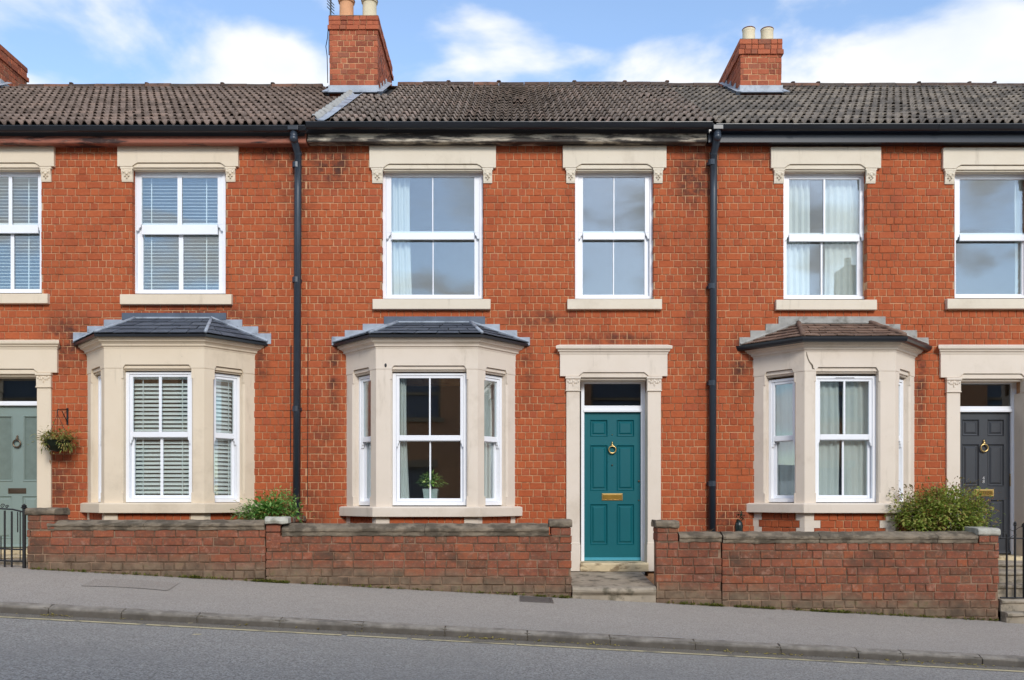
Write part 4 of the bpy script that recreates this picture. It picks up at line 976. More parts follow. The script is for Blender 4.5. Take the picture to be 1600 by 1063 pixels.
lintel(h1, 183, 372, 206, 352, 228, 260, 'stone_warm', [(188.5, 206), (352, 366.5)]); lintel(h1, -76, 84, -38, 62, 228, 260, 'stone_warm', [(-55, -38), (62.5, 78)])
sill(h1, 187, 361.5, 458.5, 475.5, 'stone_warm'); sill(h1, -52, 74, 457.5, 474, 'stone_warm')
facade_sash(h1, 207.5, 352.5, 266, 459, 351, 366, 11, 8, 4.5, 8.5, 7, vent=True)
facade_sash(h1, -35, 65, 266, 458, 351, 364, 10, 8, 3, 3.5, 5.5, vent=True)
pb1 = dict(sill_t=786, sill_b=802, joint=575.5, notch=570, ft=579.5, fb=785, r0=674, r1=682.5, frieze=544.5, corn=524.5, eave=521, apex=499.5, a0=212, a1=331, ol=192, bar=.036, roof='slate', hip='lead', flash='lead', flash2='lead_dark', rows=4, wid=.24,
           steps=[(191, 354, 489.5, 501), (163, 205, 500, 511), (137, 170, 510, 521), (115, 142, 520, 536), (345, 379, 500, 511), (372, 404, 510.5, 522), (398, 424, 521.5, 538)])
pb1['or'] = 299; BX1 = (X(136.5), X(398.5))
bay1 = bay(h1, *BX1, pb1, 'stone_warm')
door_surround(h1, -33, 57, 533.5, 545.5, 582.5, 868, 'stone_warm', 22)
fanlight(h1, -37, 70, 585, 588.5, 627, 634, -32, 66, 857)
d1 = panel_door(h1, -27, 66, 635, 857, 'sage', [(-14, 20.5, 649, 753), (36, 60, 649, 753), (-14, 19, 775, 842), (34.5, 60, 775, 842)], (0, 1), 'sage')
knocker(d1, 28, 680, 699, 'bronze'); letter_plate(d1, 13, 41, 763, 771.5, 'bronze', 'bronze')
chimney(h1, -9.62, -8.83, 2.6, 4.35, Z(26, 2.6), Z(50, 2.6), [(-9.4, 2.95, .11, .3, 'pot_buff', 0), (-9.05, 3.0, .11, .3, 'pot_buff', 0)], ind=20)
downpipe(h1, [(X(459, -.27), -.27, Z(205, -.27)), (X(459, -.27), -.27, Z(217, -.27)), (X(465.5, -.08), -.08, Z(241, -.08)), (X(465.5, -.08), -.08, Z(300)), (X(463, -.08), -.08, zg(PX1, PW+.15))], .049, (Z(262), Z(440), Z(640)))
m = MB(); m.tube([(X(455), -.014, Z(540)), (X(454.5), -.014, Z(720))], .007, 5); m.build('cable_and_joint_line', 'gutter', h1)
room(h1, -9.6, PX1)
m = MB(); m.box(X(57, -.05)-1.0, X(57, -.05)+.01, -.16, .3, Z(866, -.1), Z(857.5, .1)); m.build('threshold', 'step_cream', h1, .006)
# ---- middle house: teal door
h2 = thing('terraced_house', (0, 0, 0), 'red brick terraced house in the middle with a teal front door', 'house', 'terraced houses in one row')
facade(h2, PX1+.0005, PX2-.0005, [(597, 755, 250, 474), (898, 1021, 250, 474), (906, 1012, 560, 900), (553, 794, 600, 790)],
       [(579, 773, 226, 260), (881, 1039, 226, 260), (584, 764, 468, 481), (889, 1032, 468, 481), (887, 1032, 553, 900), (877, 1043, 553, 586), (543, 803, 532, 900)])
make_roof(h2, PX1, PX2, 'tile', 0, [(-3.1, -2.05, 2.42, 4.4), (3.58, 4.52, 2.42, 4.4)], -2.43, None)
gutter(h2, X(479, -.27), X(1112, -.27), 190, 202)
pr = [(-.165, Z(218.5, -.25)), (-.178, Z(217.8, -.25)), (-.178, Z(214, -.25)), (-.156, Z(212.5, -.24)), (-.156, Z(197, -.24)), (.0, Z(197, -.24)), (.0, Z(219, -.2))]
m = MB(); m.prism(pr, X(478, -.25), X(1107, -.25)); m.v = [(d, u, z) for u, d, z in m.v]; m.build('fascia', 'fascia_cream', h2, .003)
corbel_course(h2, [(568, 785), (872, 1052)], 219.3, 227.6)
lintel(h2, 577, 775, 599, 754, 227.5, 262, 'stone', [(581, 597.5), (755, 769)]); lintel(h2, 879.5, 1041.5, 900, 1020, 227.5, 262, 'stone', [(885, 899), (1022, 1036)])
sill(h2, 582, 766.5, 466, 483, 'stone'); sill(h2, 886.5, 1034.5, 466, 483, 'stone')
facade_sash(h2, 597.5, 754.5, 265.5, 467, 363.5, 374, 11, 8, 5.5, 8, 1.7, vent=True)
facade_sash(h2, 898.5, 1020.5, 265.5, 467, 363.5, 374, 11, 8, 5.5, 7, 1.7, vent=True)
pb2 = dict(sill_t=792, sill_b=808, joint=577, notch=571.5, ft=581.5, fb=790, r0=679.5, r1=688, frieze=545, corn=525.5, eave=522, apex=506, a0=622, a1=735, ol=612, bar=.02, roof='slate', hip='lead', flash='lead', flash2='lead_dark', rows=4, wid=.26,
           steps=[(600, 758, 495, 507.5), (567, 606, 506.5, 517), (539, 572, 516.5, 527.5), (518.5, 545, 526.5, 540), (750, 781, 507, 517), (772, 808, 516.5, 528), (800, 828, 527.5, 540)])
pb2['or'] = 729; BX2 = (X(541), X(805.5))
bay2 = bay(h2, *BX2, pb2, 'stone_pink')
m = MB(); Yh = -.576; m.blob((X(602.5, Yh), Yh, Z(571, Yh)), .016, .004, .026, 8, 5); m.build('fixing_hole', 'iron', h2)
door_surround(h2, 906, 1012, 541, 553.5, 588, 893, 'stone_pink')
fanlight(h2, 908, 1008.5, 594, 599.5, 634, 644, 913, 1001.5, 878)
d2 = panel_door(h2, 910.5, 1003, 644, 878, 'teal', [(922, 949.5, 656, 682.5), (963.5, 991, 656, 682.5), (922, 949.5, 695.5, 767), (963.5, 991, 695.5, 767), (922, 949.5, 787.5, 851.5), (963.5, 991, 787.5, 851.5)], (), 'teal_bar')
knocker(d2, 956.5, 690, 708.5); letter_plate(d2, 940, 973, 771, 782.5); knob(d2, 998, 752, .015, 'bronze'); knob(d2, 998, 782, .009, 'bronze'); knob(d2, 956.5, 679.5, .007, 'brass'); knob(d2, 956.5, 727, .011, 'bronze')
m = MB(); m.prism([(-.075, Z(893.5, -.075)), (-.085, Z(882, -.08)), (-.07, Z(879.5, -.07)), (.3, Z(876, .3)), (.3, Z(893, 0))], X(906)-.0, X(1012)+.0); m.v = [(d, u, z) for u, d, z in m.v]
m.build('threshold', 'step_cream', h2, .008)
c2 = chimney(h2, -2.964, -2.184, 2.6, 4.35, Z(24.5, 2.6), Z(47, 2.6), [(X(541.5, 2.85), 2.85, .118, .37, 'pot_orange', 1), (X(577.5, 2.85), 2.85, .118, .37, 'pot_buff', 1), (-2.7, 3.6, .11, .3, 'pot_orange', 1), (-2.4, 3.6, .11, .3, 'pot_orange', 1)])
downpipe(h2, [(X(1121, -.27), -.27, Z(204, -.27)), (X(1121, -.27), -.27, Z(214, -.27)), (X(1115, -.08), -.08, Z(241, -.08)), (X(1115, -.08), -.08, Z(300)), (X(1112.5, -.08), -.08, zg(PX2, PW+.15))], .049, (Z(258), Z(450), Z(600), Z(756)))
m = MB(); m.tube([(X(481.5), -.013, Z(505)), (X(481.5), -.014, Z(650)), (X(480.5), -.013, Z(790))], .004, 5); m.build('cable_and_joint_line', 'gutter', h2)  # made-up dark tube standing in for the dark party joint, no cable here
room(h2, PX1, PX2)
# lead gutter and mortar fillet between the two roofs
m = MB(); rs = random.Random(9); n = 40; vs = []; fs = []
for k in range(n+1):
    y = YE+.02+(2.45-YE)*k/n; z = roof_z(y); c0 = -2.665+.01*k/n
    for u, dz_ in ((0, .02), (.03, .075+.012*math.sin(k*1.9)), (.07, .07+.014*math.sin(k*1.9+.5)), (.11, .02)): vs.append((c0+u+rs.uniform(-.004, .004), y, z+dz_))
for k in range(n):
    for i in range(3): fs.append((k*4+i, k*4+i+1, k*4+5+i, k*4+4+i))
m.add(vs, fs); m.build('mortar_fillet', 'mortar_flashing', h2, smooth=True)
m = MB(); vs = []; fs = []
for k in range(n+1):
    y = YE-.01+(2.45-YE)*k/n; z = roof_z(y)
    for u, dz_ in ((-2.585, .04), (-2.55, .012), (-2.47, .012), (-2.40, .05)): vs.append((u+.02*k/n, y, z+dz_+.002*math.sin(k*1.3)))
for k in range(n):
    for i in range(3): fs.append((k*4+i, k*4+i+1, k*4+5+i, k*4+4+i))
m.add(vs, fs); m.build('lead_valley', 'lead', h2, smooth=True)
# ---- right house: curtains, charcoal door
h3 = thing('terraced_house', (6.2, 0, 0), 'red brick terraced house on the right with a charcoal door', 'house', 'terraced houses in one row')
facade(h3, PX2+.0005, XR, [(1224, 1354, 250, 474), (1491, 1613, 250, 474), (1501, 1601, 560, 900), (1190, 1416, 600, 790)],
       [(1207, 1375, 228, 260), (1476, 1640, 228, 260), (1215, 1368, 469, 481), (1483, 1626, 469, 481), (1484, 1618, 553, 900), (1478, 1626, 553, 588), (1179, 1427, 536, 900)])
make_roof(h3, PX2, XR, 'tile_dark', -.02, [(3.58, 4.52, 2.42, 4.4)])
gutter(h3, X(1118, -.27), XR, 193, 204)
m = MB(); m.prism([(-.17, Z(219, -.25)), (-.175, Z(206, -.25)), (-.17, Z(197, -.24)), (.0, Z(197, -.24)), (.0, Z(220, -.2))], X(1109, -.25), XR); m.v = [(d, u, z) for u, d, z in m.v]; m.build('fascia', 'fascia_black', h3, .003)
corbel_course(h3, [(1197, 1384), (1468, 1700)], 220, 228.5)
lintel(h3, 1205, 1377, 1226, 1353, 229.5, 262.5, 'stone', [(1210.5, 1226), (1354.5, 1369.5)]); lintel(h3, 1474, 1644, 1493.5, 1612, 230.5, 263.5, 'stone', [(1478, 1493), (1613, 1628)])
sill(h3, 1213, 1370.5, 467, 484, 'stone'); sill(h3, 1480.5, 1629, 465.5, 482.5, 'stone')
facade_sash(h3, 1223.5, 1354, 268, 467.5, 366, 377, 12, 8, 3, 7, 3, vent=True, shift=-.02)
facade_sash(h3, 1491.5, 1613, 268, 466, 366, 376, 12, 8, 2, 7, 0, vent=True, shift=-.03)
pb3 = dict(sill_t=786.5, sill_b=802, joint=580, notch=574, ft=586.5, fb=785, r0=678, r1=686.5, frieze=550, corn=530.5, eave=526, apex=507, a0=1247, a1=1359, ol=1275, bar=.024, roof='bay_tile', hip='bay_tile', flash='mortar_flashing', flash2='mortar_flashing', rows=5, wid=.22, thick=.012, gut=True, vent=True, tooth=.08,
           steps=[(1216, 1383, 495, 507), (1196, 1238, 506.5, 517.5), (1172, 1206, 517, 528), (1155, 1182, 527.5, 541), (1376, 1406, 507, 517), (1400, 1432, 516.5, 528.5), (1426, 1450, 528, 542)])
pb3['or'] = 1373; BX3 = (X(1177), X(1429))
bay3 = bay(h3, *BX3, pb3, 'stone_pink', .50)
# long crack in the frieze of the bay
m = MB(); pts = [(1260, 550), (1261, 556), (1263, 562), (1265, 566), (1269, 571), (1270, 576), (1273, 577)]; Y = -.57-.006
cpts = [(X(a, Y), Y, Z(b, Y)) for a, b in pts]; m.tube(cpts, [.004, .008, .007, .01, .012, .011, .004], 5); m.v = [(x, Y+(y-Y)*.25, z) for x, y, z in m.v]
m.build('crack', 'step_dirt' if 'step_dirt' in M else 'coping', h3)
door_surround(h3, 1501, 1601, 541, 553.5, 590, 872, 'stone_pink')
fanlight(h3, 1497, 1588.5, 595, 600, 635, 644, 1500, 1580.5, 867)
d3 = panel_door(h3, 1494, 1582, 644, 867, 'charcoal', [(1503.5, 1530, 655.5, 681.5), (1543, 1569, 655.5, 681.5), (1503.5, 1530, 694, 760), (1543, 1569, 694, 760), (1503.5, 1530, 781, 842), (1543, 1569, 781, 842)], (), 'charcoal')
knocker(d3, 1536.5, 687, 706); letter_plate(d3, 1521, 1552.5, 764.5, 776, 'brass', 'brass_dark', 'LETTERS'); knob(d3, 1578.5, 742, .014); m = MB(); m.box(X(1577, RD), X(1580.5, RD), RD-.02, RD-.008, Z(760, RD), Z(744, RD)); m.build('handle', 'brass', d3, .004)
for ch, py in (('4', 747.5), ('8', 752.8)): text_mesh(ch, .062, (X(1536.5, RD), RD-.004, Z(py, RD)), 'silver', d3, 'house_number', .003)
c3 = chimney(h3, X(1157, 2.6), X(1221, 2.6), 2.6, 4.35, Z(61.2, 2.6), Z(85.5, 2.6), [(X(1169.8, 2.8), 2.8, .103, .255, 'pot_buff', 0), (X(1198.5, 2.8), 2.8, .103, .25, 'pot_buff', 0), (X(1187, 3.5), 3.5, .1, .12, 'pot_orange', 1)], seen='l')
room(h3, PX2, XR)
m = MB(); m.box(X(1501, -.05), X(1601, -.05), -.14, .3, Z(876, -.1), Z(868, .1)); m.build('threshold', 'step_cream', h3, .006)
# far ends of the row, beyond the frame
for xs in (XL-.01, XR+.01):
    pass

# ------------------------------------------------------------------ blinds and curtains
def wf(px, Y): return (X(px, Y), Y, 1, 0, 0, -1)
Y = .215; g1 = 'white venetian blinds in the left house'
blind((0, Y, 1, 0, 0, -1), X(216, Y), X(346, Y), Z(457, Y), Z(273, Y), 0, .0455, 'white venetian blind in the upper window beside the left drainpipe', 14, g1)
blind((0, Y, 1, 0, 0, -1), X(-33, Y), X(63, Y), Z(457, Y), Z(273, Y), 0, .0455, 'white venetian blind in the upper window above the sage green door', 14, g1)
def bayblind(k, lab):
    (A, t, n_, ln), (u0, u1) = bay1[0][k], bay1[1][k]; xf = (A.x, A.y, t.x, t.y, n_.x, n_.y)
    blind(xf, u0+.05, u1-.05, Z(779, -.57), Z(584, -.57), -.212, .0535, lab, 46, g1)
bayblind(1, 'wide white venetian blind in the front of the left bay window'); bayblind(2, 'narrow white venetian blind in the right side of the left bay window'); bayblind(0, 'white venetian blind in the hidden left side of the left bay window')
Y = .22; gc = 'pale curtains at the windows'
curtain((0, Y, 1, 0, 0, -1), X(604, Y), X(640, Y), Z(462, Y), Z(270, Y), 0, 4, 'white voile curtain drawn to the left of the upper window over the middle bay', 'curtain', gc, .03)
curtain((0, Y, 1, 0, 0, -1), X(1228, Y), X(1266, Y), Z(462, Y), Z(270, Y), 0, 4, 'white curtain on the left of the upper window over the right bay', 'curtain', gc)
curtain((0, Y, 1, 0, 0, -1), X(1288, Y), X(1350, Y), Z(462, Y), Z(270, Y), 0, 6, 'wide white curtain on the right of the upper window over the right bay', 'curtain', gc)
curtain((0, Y, 1, 0, 0, -1), X(1584, Y), X(1610, Y), Z(462, Y), Z(270, Y), 0, 3, 'white curtain at the right edge of the upper window over the charcoal door', 'curtain', gc)
def baycurt(b, k, f0, f1, lab, mat, folds, flare=0, d=-.215, top=584, bot=782, amp=.025):
    (A, t, n_, ln), (u0, u1) = b[0][k], b[1][k]; xf = (A.x, A.y, t.x, t.y, n_.x, n_.y); w_ = u1-u0
    curtain(xf, u0+w_*f0, u0+w_*f1, Z(bot, -.57), Z(top, -.57), d, folds, lab, mat, gc, flare, amp)
baycurt(bay2, 1, .06, .17, 'thin pale curtain at the left of the front pane of the middle bay', 'curtain_grey', 3, .04)
baycurt(bay2, 0, .03, .97, 'grey curtain in the left side window of the middle bay', 'curtain_grey', 4)
baycurt(bay2, 2, .04, .8, 'pale curtain in the right side window of the middle bay', 'curtain_grey', 4)
baycurt(bay3, 1, .04, .47, 'grey-white net curtain in the left half of the front of the right bay', 'curtain_grey', 4, -.02, amp=.014)
baycurt(bay3, 1, .53, .96, 'grey-white net curtain in the right half of the front of the right bay', 'curtain_grey', 4, .0, amp=.014)
baycurt(bay3, 0, .1, .95, 'net curtain in the left side window of the right bay', 'curtain_grey', 4, amp=.014)
baycurt(bay3, 2, .05, .8, 'net curtain in the right side window of the right bay', 'curtain_grey', 3, amp=.014)

# ------------------------------------------------------------------ garden walls
def garden_wall(label, pa, pb_, coping, py_c0, py_c1, piers, seed, lo=0):
    """px range of the face; coping px range and py; piers (px0, px1, cap_top, cap_bot, capmat)"""
    r = random.Random(seed); xa, xb = X(pa, WY), X(pb_, WY); zt = Z(py_c1, WY)
    zlow = zg(xb, PW)-.12; zlow_a = zg(xa, PW)
    m = MB(); m.add([(x, y, z) for x, zb_ in ((xa+.008, zlow_a-.12), (xb-.008, zlow)) for y, z in ((WY+.012, zb_), (WY+.225, zb_), (WY+.225, zt), (WY+.012, zt))], [(0, 1, 2, 3), (7, 6, 5, 4), (0, 4, 5, 1), (1, 5, 6, 2), (2, 6, 7, 3), (3, 7, 4, 0)])
    w_ = m.build('garden_wall', 'wall_mortar', None, props=P(label, 'wall', 'low brick walls along the pavement'), recalc=True)
    ph = .0985; rects = []; nrow = int((zt-zlow)/ph)+1; bx = [(X(p[0], WY), X(p[1], WY)) for p in piers]
    for k in range(nrow):
        z1 = zt-.004-k*ph; z0 = z1-ph+.011
        x = xa+r.uniform(-.2, 0)
        while x < xb:
            w0 = r.choice((.235, .235, .24, .225, .112, .118, .235, .112)); a, b = max(x, xa), min(x+w0, xb); x += w0+.011
            if b-a < .03: continue
            if z1 < zg((a+b)/2, PW)-.03: continue
            rects.append((a, b, z0, z1))
    for (p0, p1, c0, c1, cm) in piers:    # pier heads rise above the coping
        zc = Z(c1, WY); x0, x1 = X(p0, WY), X(p1, WY)
        m = MB(); m.box(x0+.008, x1-.008, WY-.004, WY+.32, zt-.02, zc); m.build('pier_core', 'wall_mortar', w_)
        z = zt+.006
        while z < zc-.03:
            z1 = min(z+ph-.011, zc-.003); mid = (x0+x1)/2+r.uniform(-.02, .02)
            for a, b in ((x0, mid-.005), (mid+.005, x1)): m = MB(); m.box(a, b, WY-.016+r.uniform(-.003, .003), WY+.32, z, z1); m.build('brick', 'wall_brick', w_, .007)
            z += ph
        m = MB(); ca, cb = X(p0-3, WY), X(p1+2, WY); zt2 = Z(c0, WY); n = 7; vs = []
        prof = [(WY-.03, zc), (WY-.045, zc+.02), (WY-.045, zt2-.03), (WY-.03, zt2-.01), (WY+.0, zt2), (WY+.3, zt2+.004), (WY+.345, zt2-.03), (WY+.345, zc)]
        m.extrude_x(prof, ca, cb, 5, .005, r); m.build('pier_cap', cm, w_, .01)
    def vis(q): a, b = HX+q[0]*F/(D+WY), HX+q[1]*F/(D+WY); return a > -20 and b < 1620
    lay_bricks(w_, rects, 'garden', WY, None, 300, vis, rough=.006, r=r)
    for (c0, c1) in coping:
        x0, x1 = X(c0, WY), X(c1, WY); z1, z0 = Z(py_c0, WY-.03), Z(py_c1, WY-.03); h = z1-z0; r2 = r
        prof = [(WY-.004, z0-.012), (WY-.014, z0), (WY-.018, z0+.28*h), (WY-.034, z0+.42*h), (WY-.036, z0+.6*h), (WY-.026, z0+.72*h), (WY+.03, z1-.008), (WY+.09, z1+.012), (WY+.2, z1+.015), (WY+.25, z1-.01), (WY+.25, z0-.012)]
        x = x0
        while x < x1-.02:
            ln = min(r2.choice((1.15, 1.4, 1.7)), x1-x)
            if x1-x-ln < .35: ln = x1-x
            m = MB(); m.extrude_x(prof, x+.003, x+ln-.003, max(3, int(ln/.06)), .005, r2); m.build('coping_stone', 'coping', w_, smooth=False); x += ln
    return w_
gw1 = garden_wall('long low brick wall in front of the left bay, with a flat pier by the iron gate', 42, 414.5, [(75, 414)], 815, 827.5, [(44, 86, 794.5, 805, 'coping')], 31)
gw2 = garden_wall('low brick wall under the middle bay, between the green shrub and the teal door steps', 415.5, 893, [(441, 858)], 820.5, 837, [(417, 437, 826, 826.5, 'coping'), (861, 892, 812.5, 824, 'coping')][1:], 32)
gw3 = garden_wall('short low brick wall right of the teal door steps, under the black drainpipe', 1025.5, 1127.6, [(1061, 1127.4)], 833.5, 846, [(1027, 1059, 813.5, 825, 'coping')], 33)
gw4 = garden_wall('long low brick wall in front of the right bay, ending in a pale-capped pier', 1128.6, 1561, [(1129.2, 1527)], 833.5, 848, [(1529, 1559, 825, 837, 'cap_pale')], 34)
# side wall between the two front gardens, seen end on behind the roadside wall
xs = X(427, WY); m = MB(); m.box(xs-.09, xs+.09, WY+.06, -.01, zg(xs, PW), Z(819, WY)); pw = m.build('party_wall', 'wall_mortar', None, props=P('low dividing wall running back to the left drainpipe, topped by a pale capstone', 'wall'))
rr = random.Random(8)
for k in range(3):
    z1 = Z(819, WY)-.004-k*.0985
    for a, b in ((xs-.085, xs+.085),): m = MB(); m.box(a, b, WY-.006, WY+.12, z1-.088, z1); m.build('brick', 'wall_brick', pw, .007)
for k in range(12):
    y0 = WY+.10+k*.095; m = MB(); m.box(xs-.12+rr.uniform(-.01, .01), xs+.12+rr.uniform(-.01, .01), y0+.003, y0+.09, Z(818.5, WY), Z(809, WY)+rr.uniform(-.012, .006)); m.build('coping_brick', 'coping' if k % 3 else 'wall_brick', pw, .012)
m = MB(); m.extrude_x([(WY-.05, Z(818.5, WY)), (WY-.06, Z(815, WY)), (WY-.05, Z(809, WY)), (WY-.01, Z(807.5, WY)), (WY+.09, Z(807.5, WY)), (WY+.1, Z(818.5, WY))], xs-.09, xs+.19, 4, .007, rr); m.build('capstone', 'cap_pale', pw, .01)

# ------------------------------------------------------------------ steps
st = thing('doorstep', (X(960, -.7), -.7, zg(X(960, -.7), PW)), 'worn concrete step with a rounded nosing below the teal door', 'step')
x0, x1 = X(894.5, WY), X(1025, WY); zb = Z(917.5, WY); zback = Z(893.5, -.07)-.005; m = MB(); n = 16; vs = []; fs = []
for k in range(n+1):
    u = k/n; x = x0+(x1-x0)*u; bow = .02+.05*math.sin(math.pi*u)-.02*math.exp(-((u-.5)/.2)**2); yf = WY-bow; sag = .010*math.sin(math.pi*u)
    zz_ = zg(x, PW)-.06
    for (y, z) in ((-.06, zz_), (-.06, zback), (-.5, zback+(zb-zback)*.36-sag*.4), (-.95, zback+(zb-zback)*.7-sag*.8), (yf+.05, zb+.004-sag), (yf+.014, zb-.006-sag), (yf, zb-.03-sag), (yf+.004, zb-.06), (yf+.03+.025*math.sin(math.pi*u), zb-.10), (yf+.035, zz_)): vs.append((x, y, z))
for k in range(n):
    for i in range(10): fs.append((k*10+i, k*10+(i+1) % 10, (k+1)*10+(i+1) % 10, (k+1)*10+i))
fs += [tuple(range(10)), tuple(n*10+i for i in range(9, -1, -1))]; m.add(vs, fs); m.build('step_slab', 'concrete', st, smooth=False)
st3 = thing('stone_steps', (X(1600, -.7), -.7, zg(X(1600, -.7), PW)), 'flight of old stone steps behind the railings up to the charcoal door', 'steps')
r5 = random.Random(15); xs0 = X(1564, WY)
for (y0, y1, py, yy) in ((-.5, -.05, 876, -.1), (-.78, -.4, 893, -.78), (-1.05, -.7, 914, -1.05), (-1.3, -1.0, 937, -1.3), (-1.42, -1.25, 957, -1.42)):
    m = MB(); zt = Z(py, yy); m.extrude_x([(y0, zt-.32), (y0, zt-.05), (y0-.025, zt-.04), (y0-.028, zt-.012), (y0, zt), (y1+.1, zt+.008), (y1+.1, zt-.32)], xs0, xs0+1.2, 10, .006, r5); m.build('step', 'concrete', st3, .006)
st1 = thing('stone_steps', (X(0, -.7), -.7, zg(X(0, -.7), PW)), 'low stone steps behind the iron gate up to the sage green door', 'steps')
for (y0, y1, py, yy) in ((-.6, -.1, 867.5, -.3), (-1.0, -.55, 876, -.9)):
    m = MB(); zt = Z(py, yy); m.extrude_x([(y0, zt-.3), (y0, zt-.03), (y0-.02, zt-.01), (y0, zt), (y1+.1, zt+.004), (y1+.1, zt-.3)], X(57)-1.15, X(40, WY)+.03, 8, .005, r5); m.build('step', 'concrete' if yy < -.5 else 'step_cream', st1, .006)

# ------------------------------------------------------------------ iron gate and railings
GY = -1.22
def bar(name, parent, px, y0, y1, r_, pts=None, top=None):
    m = MB(); x = X(px, GY)
    m.tube([(x, GY, Z(y1, GY)), (x, GY, Z(y0, GY))], r_, 8)
    if top: m.lathe((x, GY, Z(y0, GY)), [(r_*1.1, 0), (r_*1.9, .012), (r_*1.2, .024), (r_*1.5, .034), (.001, .06)], 8)
    return m.build(name, 'iron', parent, smooth=False)
gt = thing('iron_gate', (X(0, GY), GY, Z(887, GY)), 'black wrought iron gate with a scrolled top in front of the sage green door', 'gate')
for px in (-62, -51, -40, -29, -18, -7, 7.4, 18.4): bar('gate_bar', gt, px, 797+max(0, px)*.12, 886, .0115, top=False)
for px in (-56, -34, -12, 1.5, 27.6, 31.5): bar('dog_bar', gt, px, 800 if px > 20 else 838, 832 if px == 27.6 else 876, .007)
bar('hanging_post', gt, 37.8, 795, 889, .021, top=True); bar('latch_post', gt, -70, 795, 885, .021, top=True)
for (y0, y1) in ((795.5, 800.5), (858, 859), (876.5, 877.5)):
    m = MB(); m.tube([(X(-70, GY), GY, Z(y0, GY)), (X(-10, GY), GY, Z(y0-1, GY)), (X(20, GY), GY, Z(y0+.6, GY)), (X(38, GY), GY, Z(y1, GY))], .0105, 6); m.build('gate_rail', 'iron', gt)
for (cx_, cz_, r_) in ((-16, 790, .036), (4, 791, .03), (11, 792, .022)):
    m = MB(); x, z = X(cx_, GY), Z(cz_, GY); m.tube([(x+r_*(1-k/22)*math.cos(k*.42), GY, z+r_*(1-k/22)*math.sin(k*.42)) for k in range(20)], .005, 6); m.build('scroll', 'iron', gt)
rl_ = thing('iron_railing', (X(1585, GY), GY, Z(935, GY)), 'black iron railing beside the stone steps to the charcoal door', 'railing')
for px, y0, y1, r_, tp in ((1573, 835, 934, .012, 0), (1586, 822, 934, .0125, 1), (1600.5, 824, 937, .02, 1), (1613, 828, 937, .012, 1), (1626, 828, 938, .012, 1), (1639, 828, 938, .012, 1)): bar('railing_bar', rl_, px, y0, y1, r_, top=tp)
for y0, y1 in ((841, 842), (934, 935)):
    m = MB(); m.tube([(X(1563, GY), GY, Z(y0, GY)), (X(1640, GY), GY, Z(y1, GY))], .0095, 6); m.build('railing_rail', 'iron', rl_)
for pts in ([(1562, 836), (1570, 830), (1578, 828), (1586, 831)], [(1586, 828), (1592, 824), (1600, 822)], [(1575, 846), (1580, 838), (1588, 836)]):
    m = MB(); m.tube([(X(a, GY), GY-.01, Z(b, GY)) for a, b in pts], .004, 5); m.build('scroll', 'iron', rl_)
# ------------------------------------------------------------------ plants
rp = random.Random(77)
def base_at(x, y): return zg(x, PW-.03)
# green shrub by the left drainpipe
Yb = -.55; cx_ = X(425, Yb)
sh = thing('shrub', (cx_, Yb, base_at(cx_, Yb)), 'bright green leafy shrub growing behind the wall at the foot of the left drainpipe', 'shrub')
m = MB()
for k in range(16):
    a = rp.uniform(-1, 1); x1 = cx_+a*.36; p0 = (cx_+rp.uniform(-.08, .08), Yb+rp.uniform(-.06, .06), base_at(cx_, Yb)); z1 = Z(rp.uniform(770, 800)+abs(a)*8-a*8, Yb)
    m.tube([p0, ((p0[0]+x1)/2, Yb-.03, (p0[2]+z1)/2+.05), (x1, Yb+rp.uniform(-.15, .1), z1)], [.008, .006, .002], 5)
m.build('stems', 'stem', sh)
m = MB(); f = lambda px, py, rx, ry, n, ln, cl=10, **k: foliage(m, (X(px, Yb), Yb, Z(py, Yb)), (rx/123, .20, ry/123), n, ln, rp, clumps=cl, **k)
f(425, 803, 38, 17, 1200, .072, 24, wd=.4); f(440, 786, 22, 13, 240, .06, 9, wd=.34); f(405, 806, 26, 11, 320, .055, 9, wd=.38); f(452, 779, 14, 13, 130, .058, 7, wd=.32); f(436, 773, 14, 9, 90, .06, 8, wd=.32, up=.8); f(418, 788, 18, 12, 150, .062, 9, wd=.34, up=.6)
m.build('foliage', 'leaf_bright', sh, recalc=False)
m = MB(); f(385, 800, 10, 12, 70, .05, 6, wd=.5); f(391, 815, 16, 8, 90, .05, 6, wd=.5); f(378, 808, 9, 6, 36, .045, 4, wd=.5); m.build('pale_foliage', 'leaf_pale', sh, recalc=False)
# big shrub before the charcoal door
Yb = -.72; cx_ = X(1475, Yb)
s2 = thing('shrub', (cx_, Yb, base_at(cx_, Yb)), 'large bushy shrub with brownish tips behind the wall before the charcoal door', 'shrub')
m = MB()
for k in range(34):
    a = rp.uniform(-1, 1); x1 = cx_+a*.62; p0 = (cx_+rp.uniform(-.2, .2), Yb+rp.uniform(-.1, .1), base_at(cx_, Yb)); z1 = Z(760+abs(a)**2*34+rp.uniform(-8, 14), Yb)
    m.tube([p0, (p0[0]*.45+x1*.55, Yb+rp.uniform(-.1, .1), (p0[2]*.4+z1*.6)), (x1, Yb+rp.uniform(-.25, .2), z1)], [.01, .007, .002], 5)
m.build('stems', 'stem', s2)
m = MB(); f = lambda px, py, rx, ry, n, ln, cl=10, **k: foliage(m, (X(px, Yb), Yb, Z(py, Yb)), (rx/125, .27, ry/125), n, ln, rp, clumps=cl, **k)
f(1476, 803, 64, 33, 3900, .056, 60, wd=.5, spread=.22); f(1438, 808, 36, 26, 1300, .054, 26, wd=.5, spread=.26); f(1510, 807, 30, 22, 1100, .054, 24, wd=.5, spread=.26); f(1480, 784, 48, 18, 1200, .05, 30, wd=.5, spread=.26); f(1412, 802, 16, 24, 220, .044, 10, spread=.35)
m.build('foliage', 'leaf_shrub', s2, recalc=False)
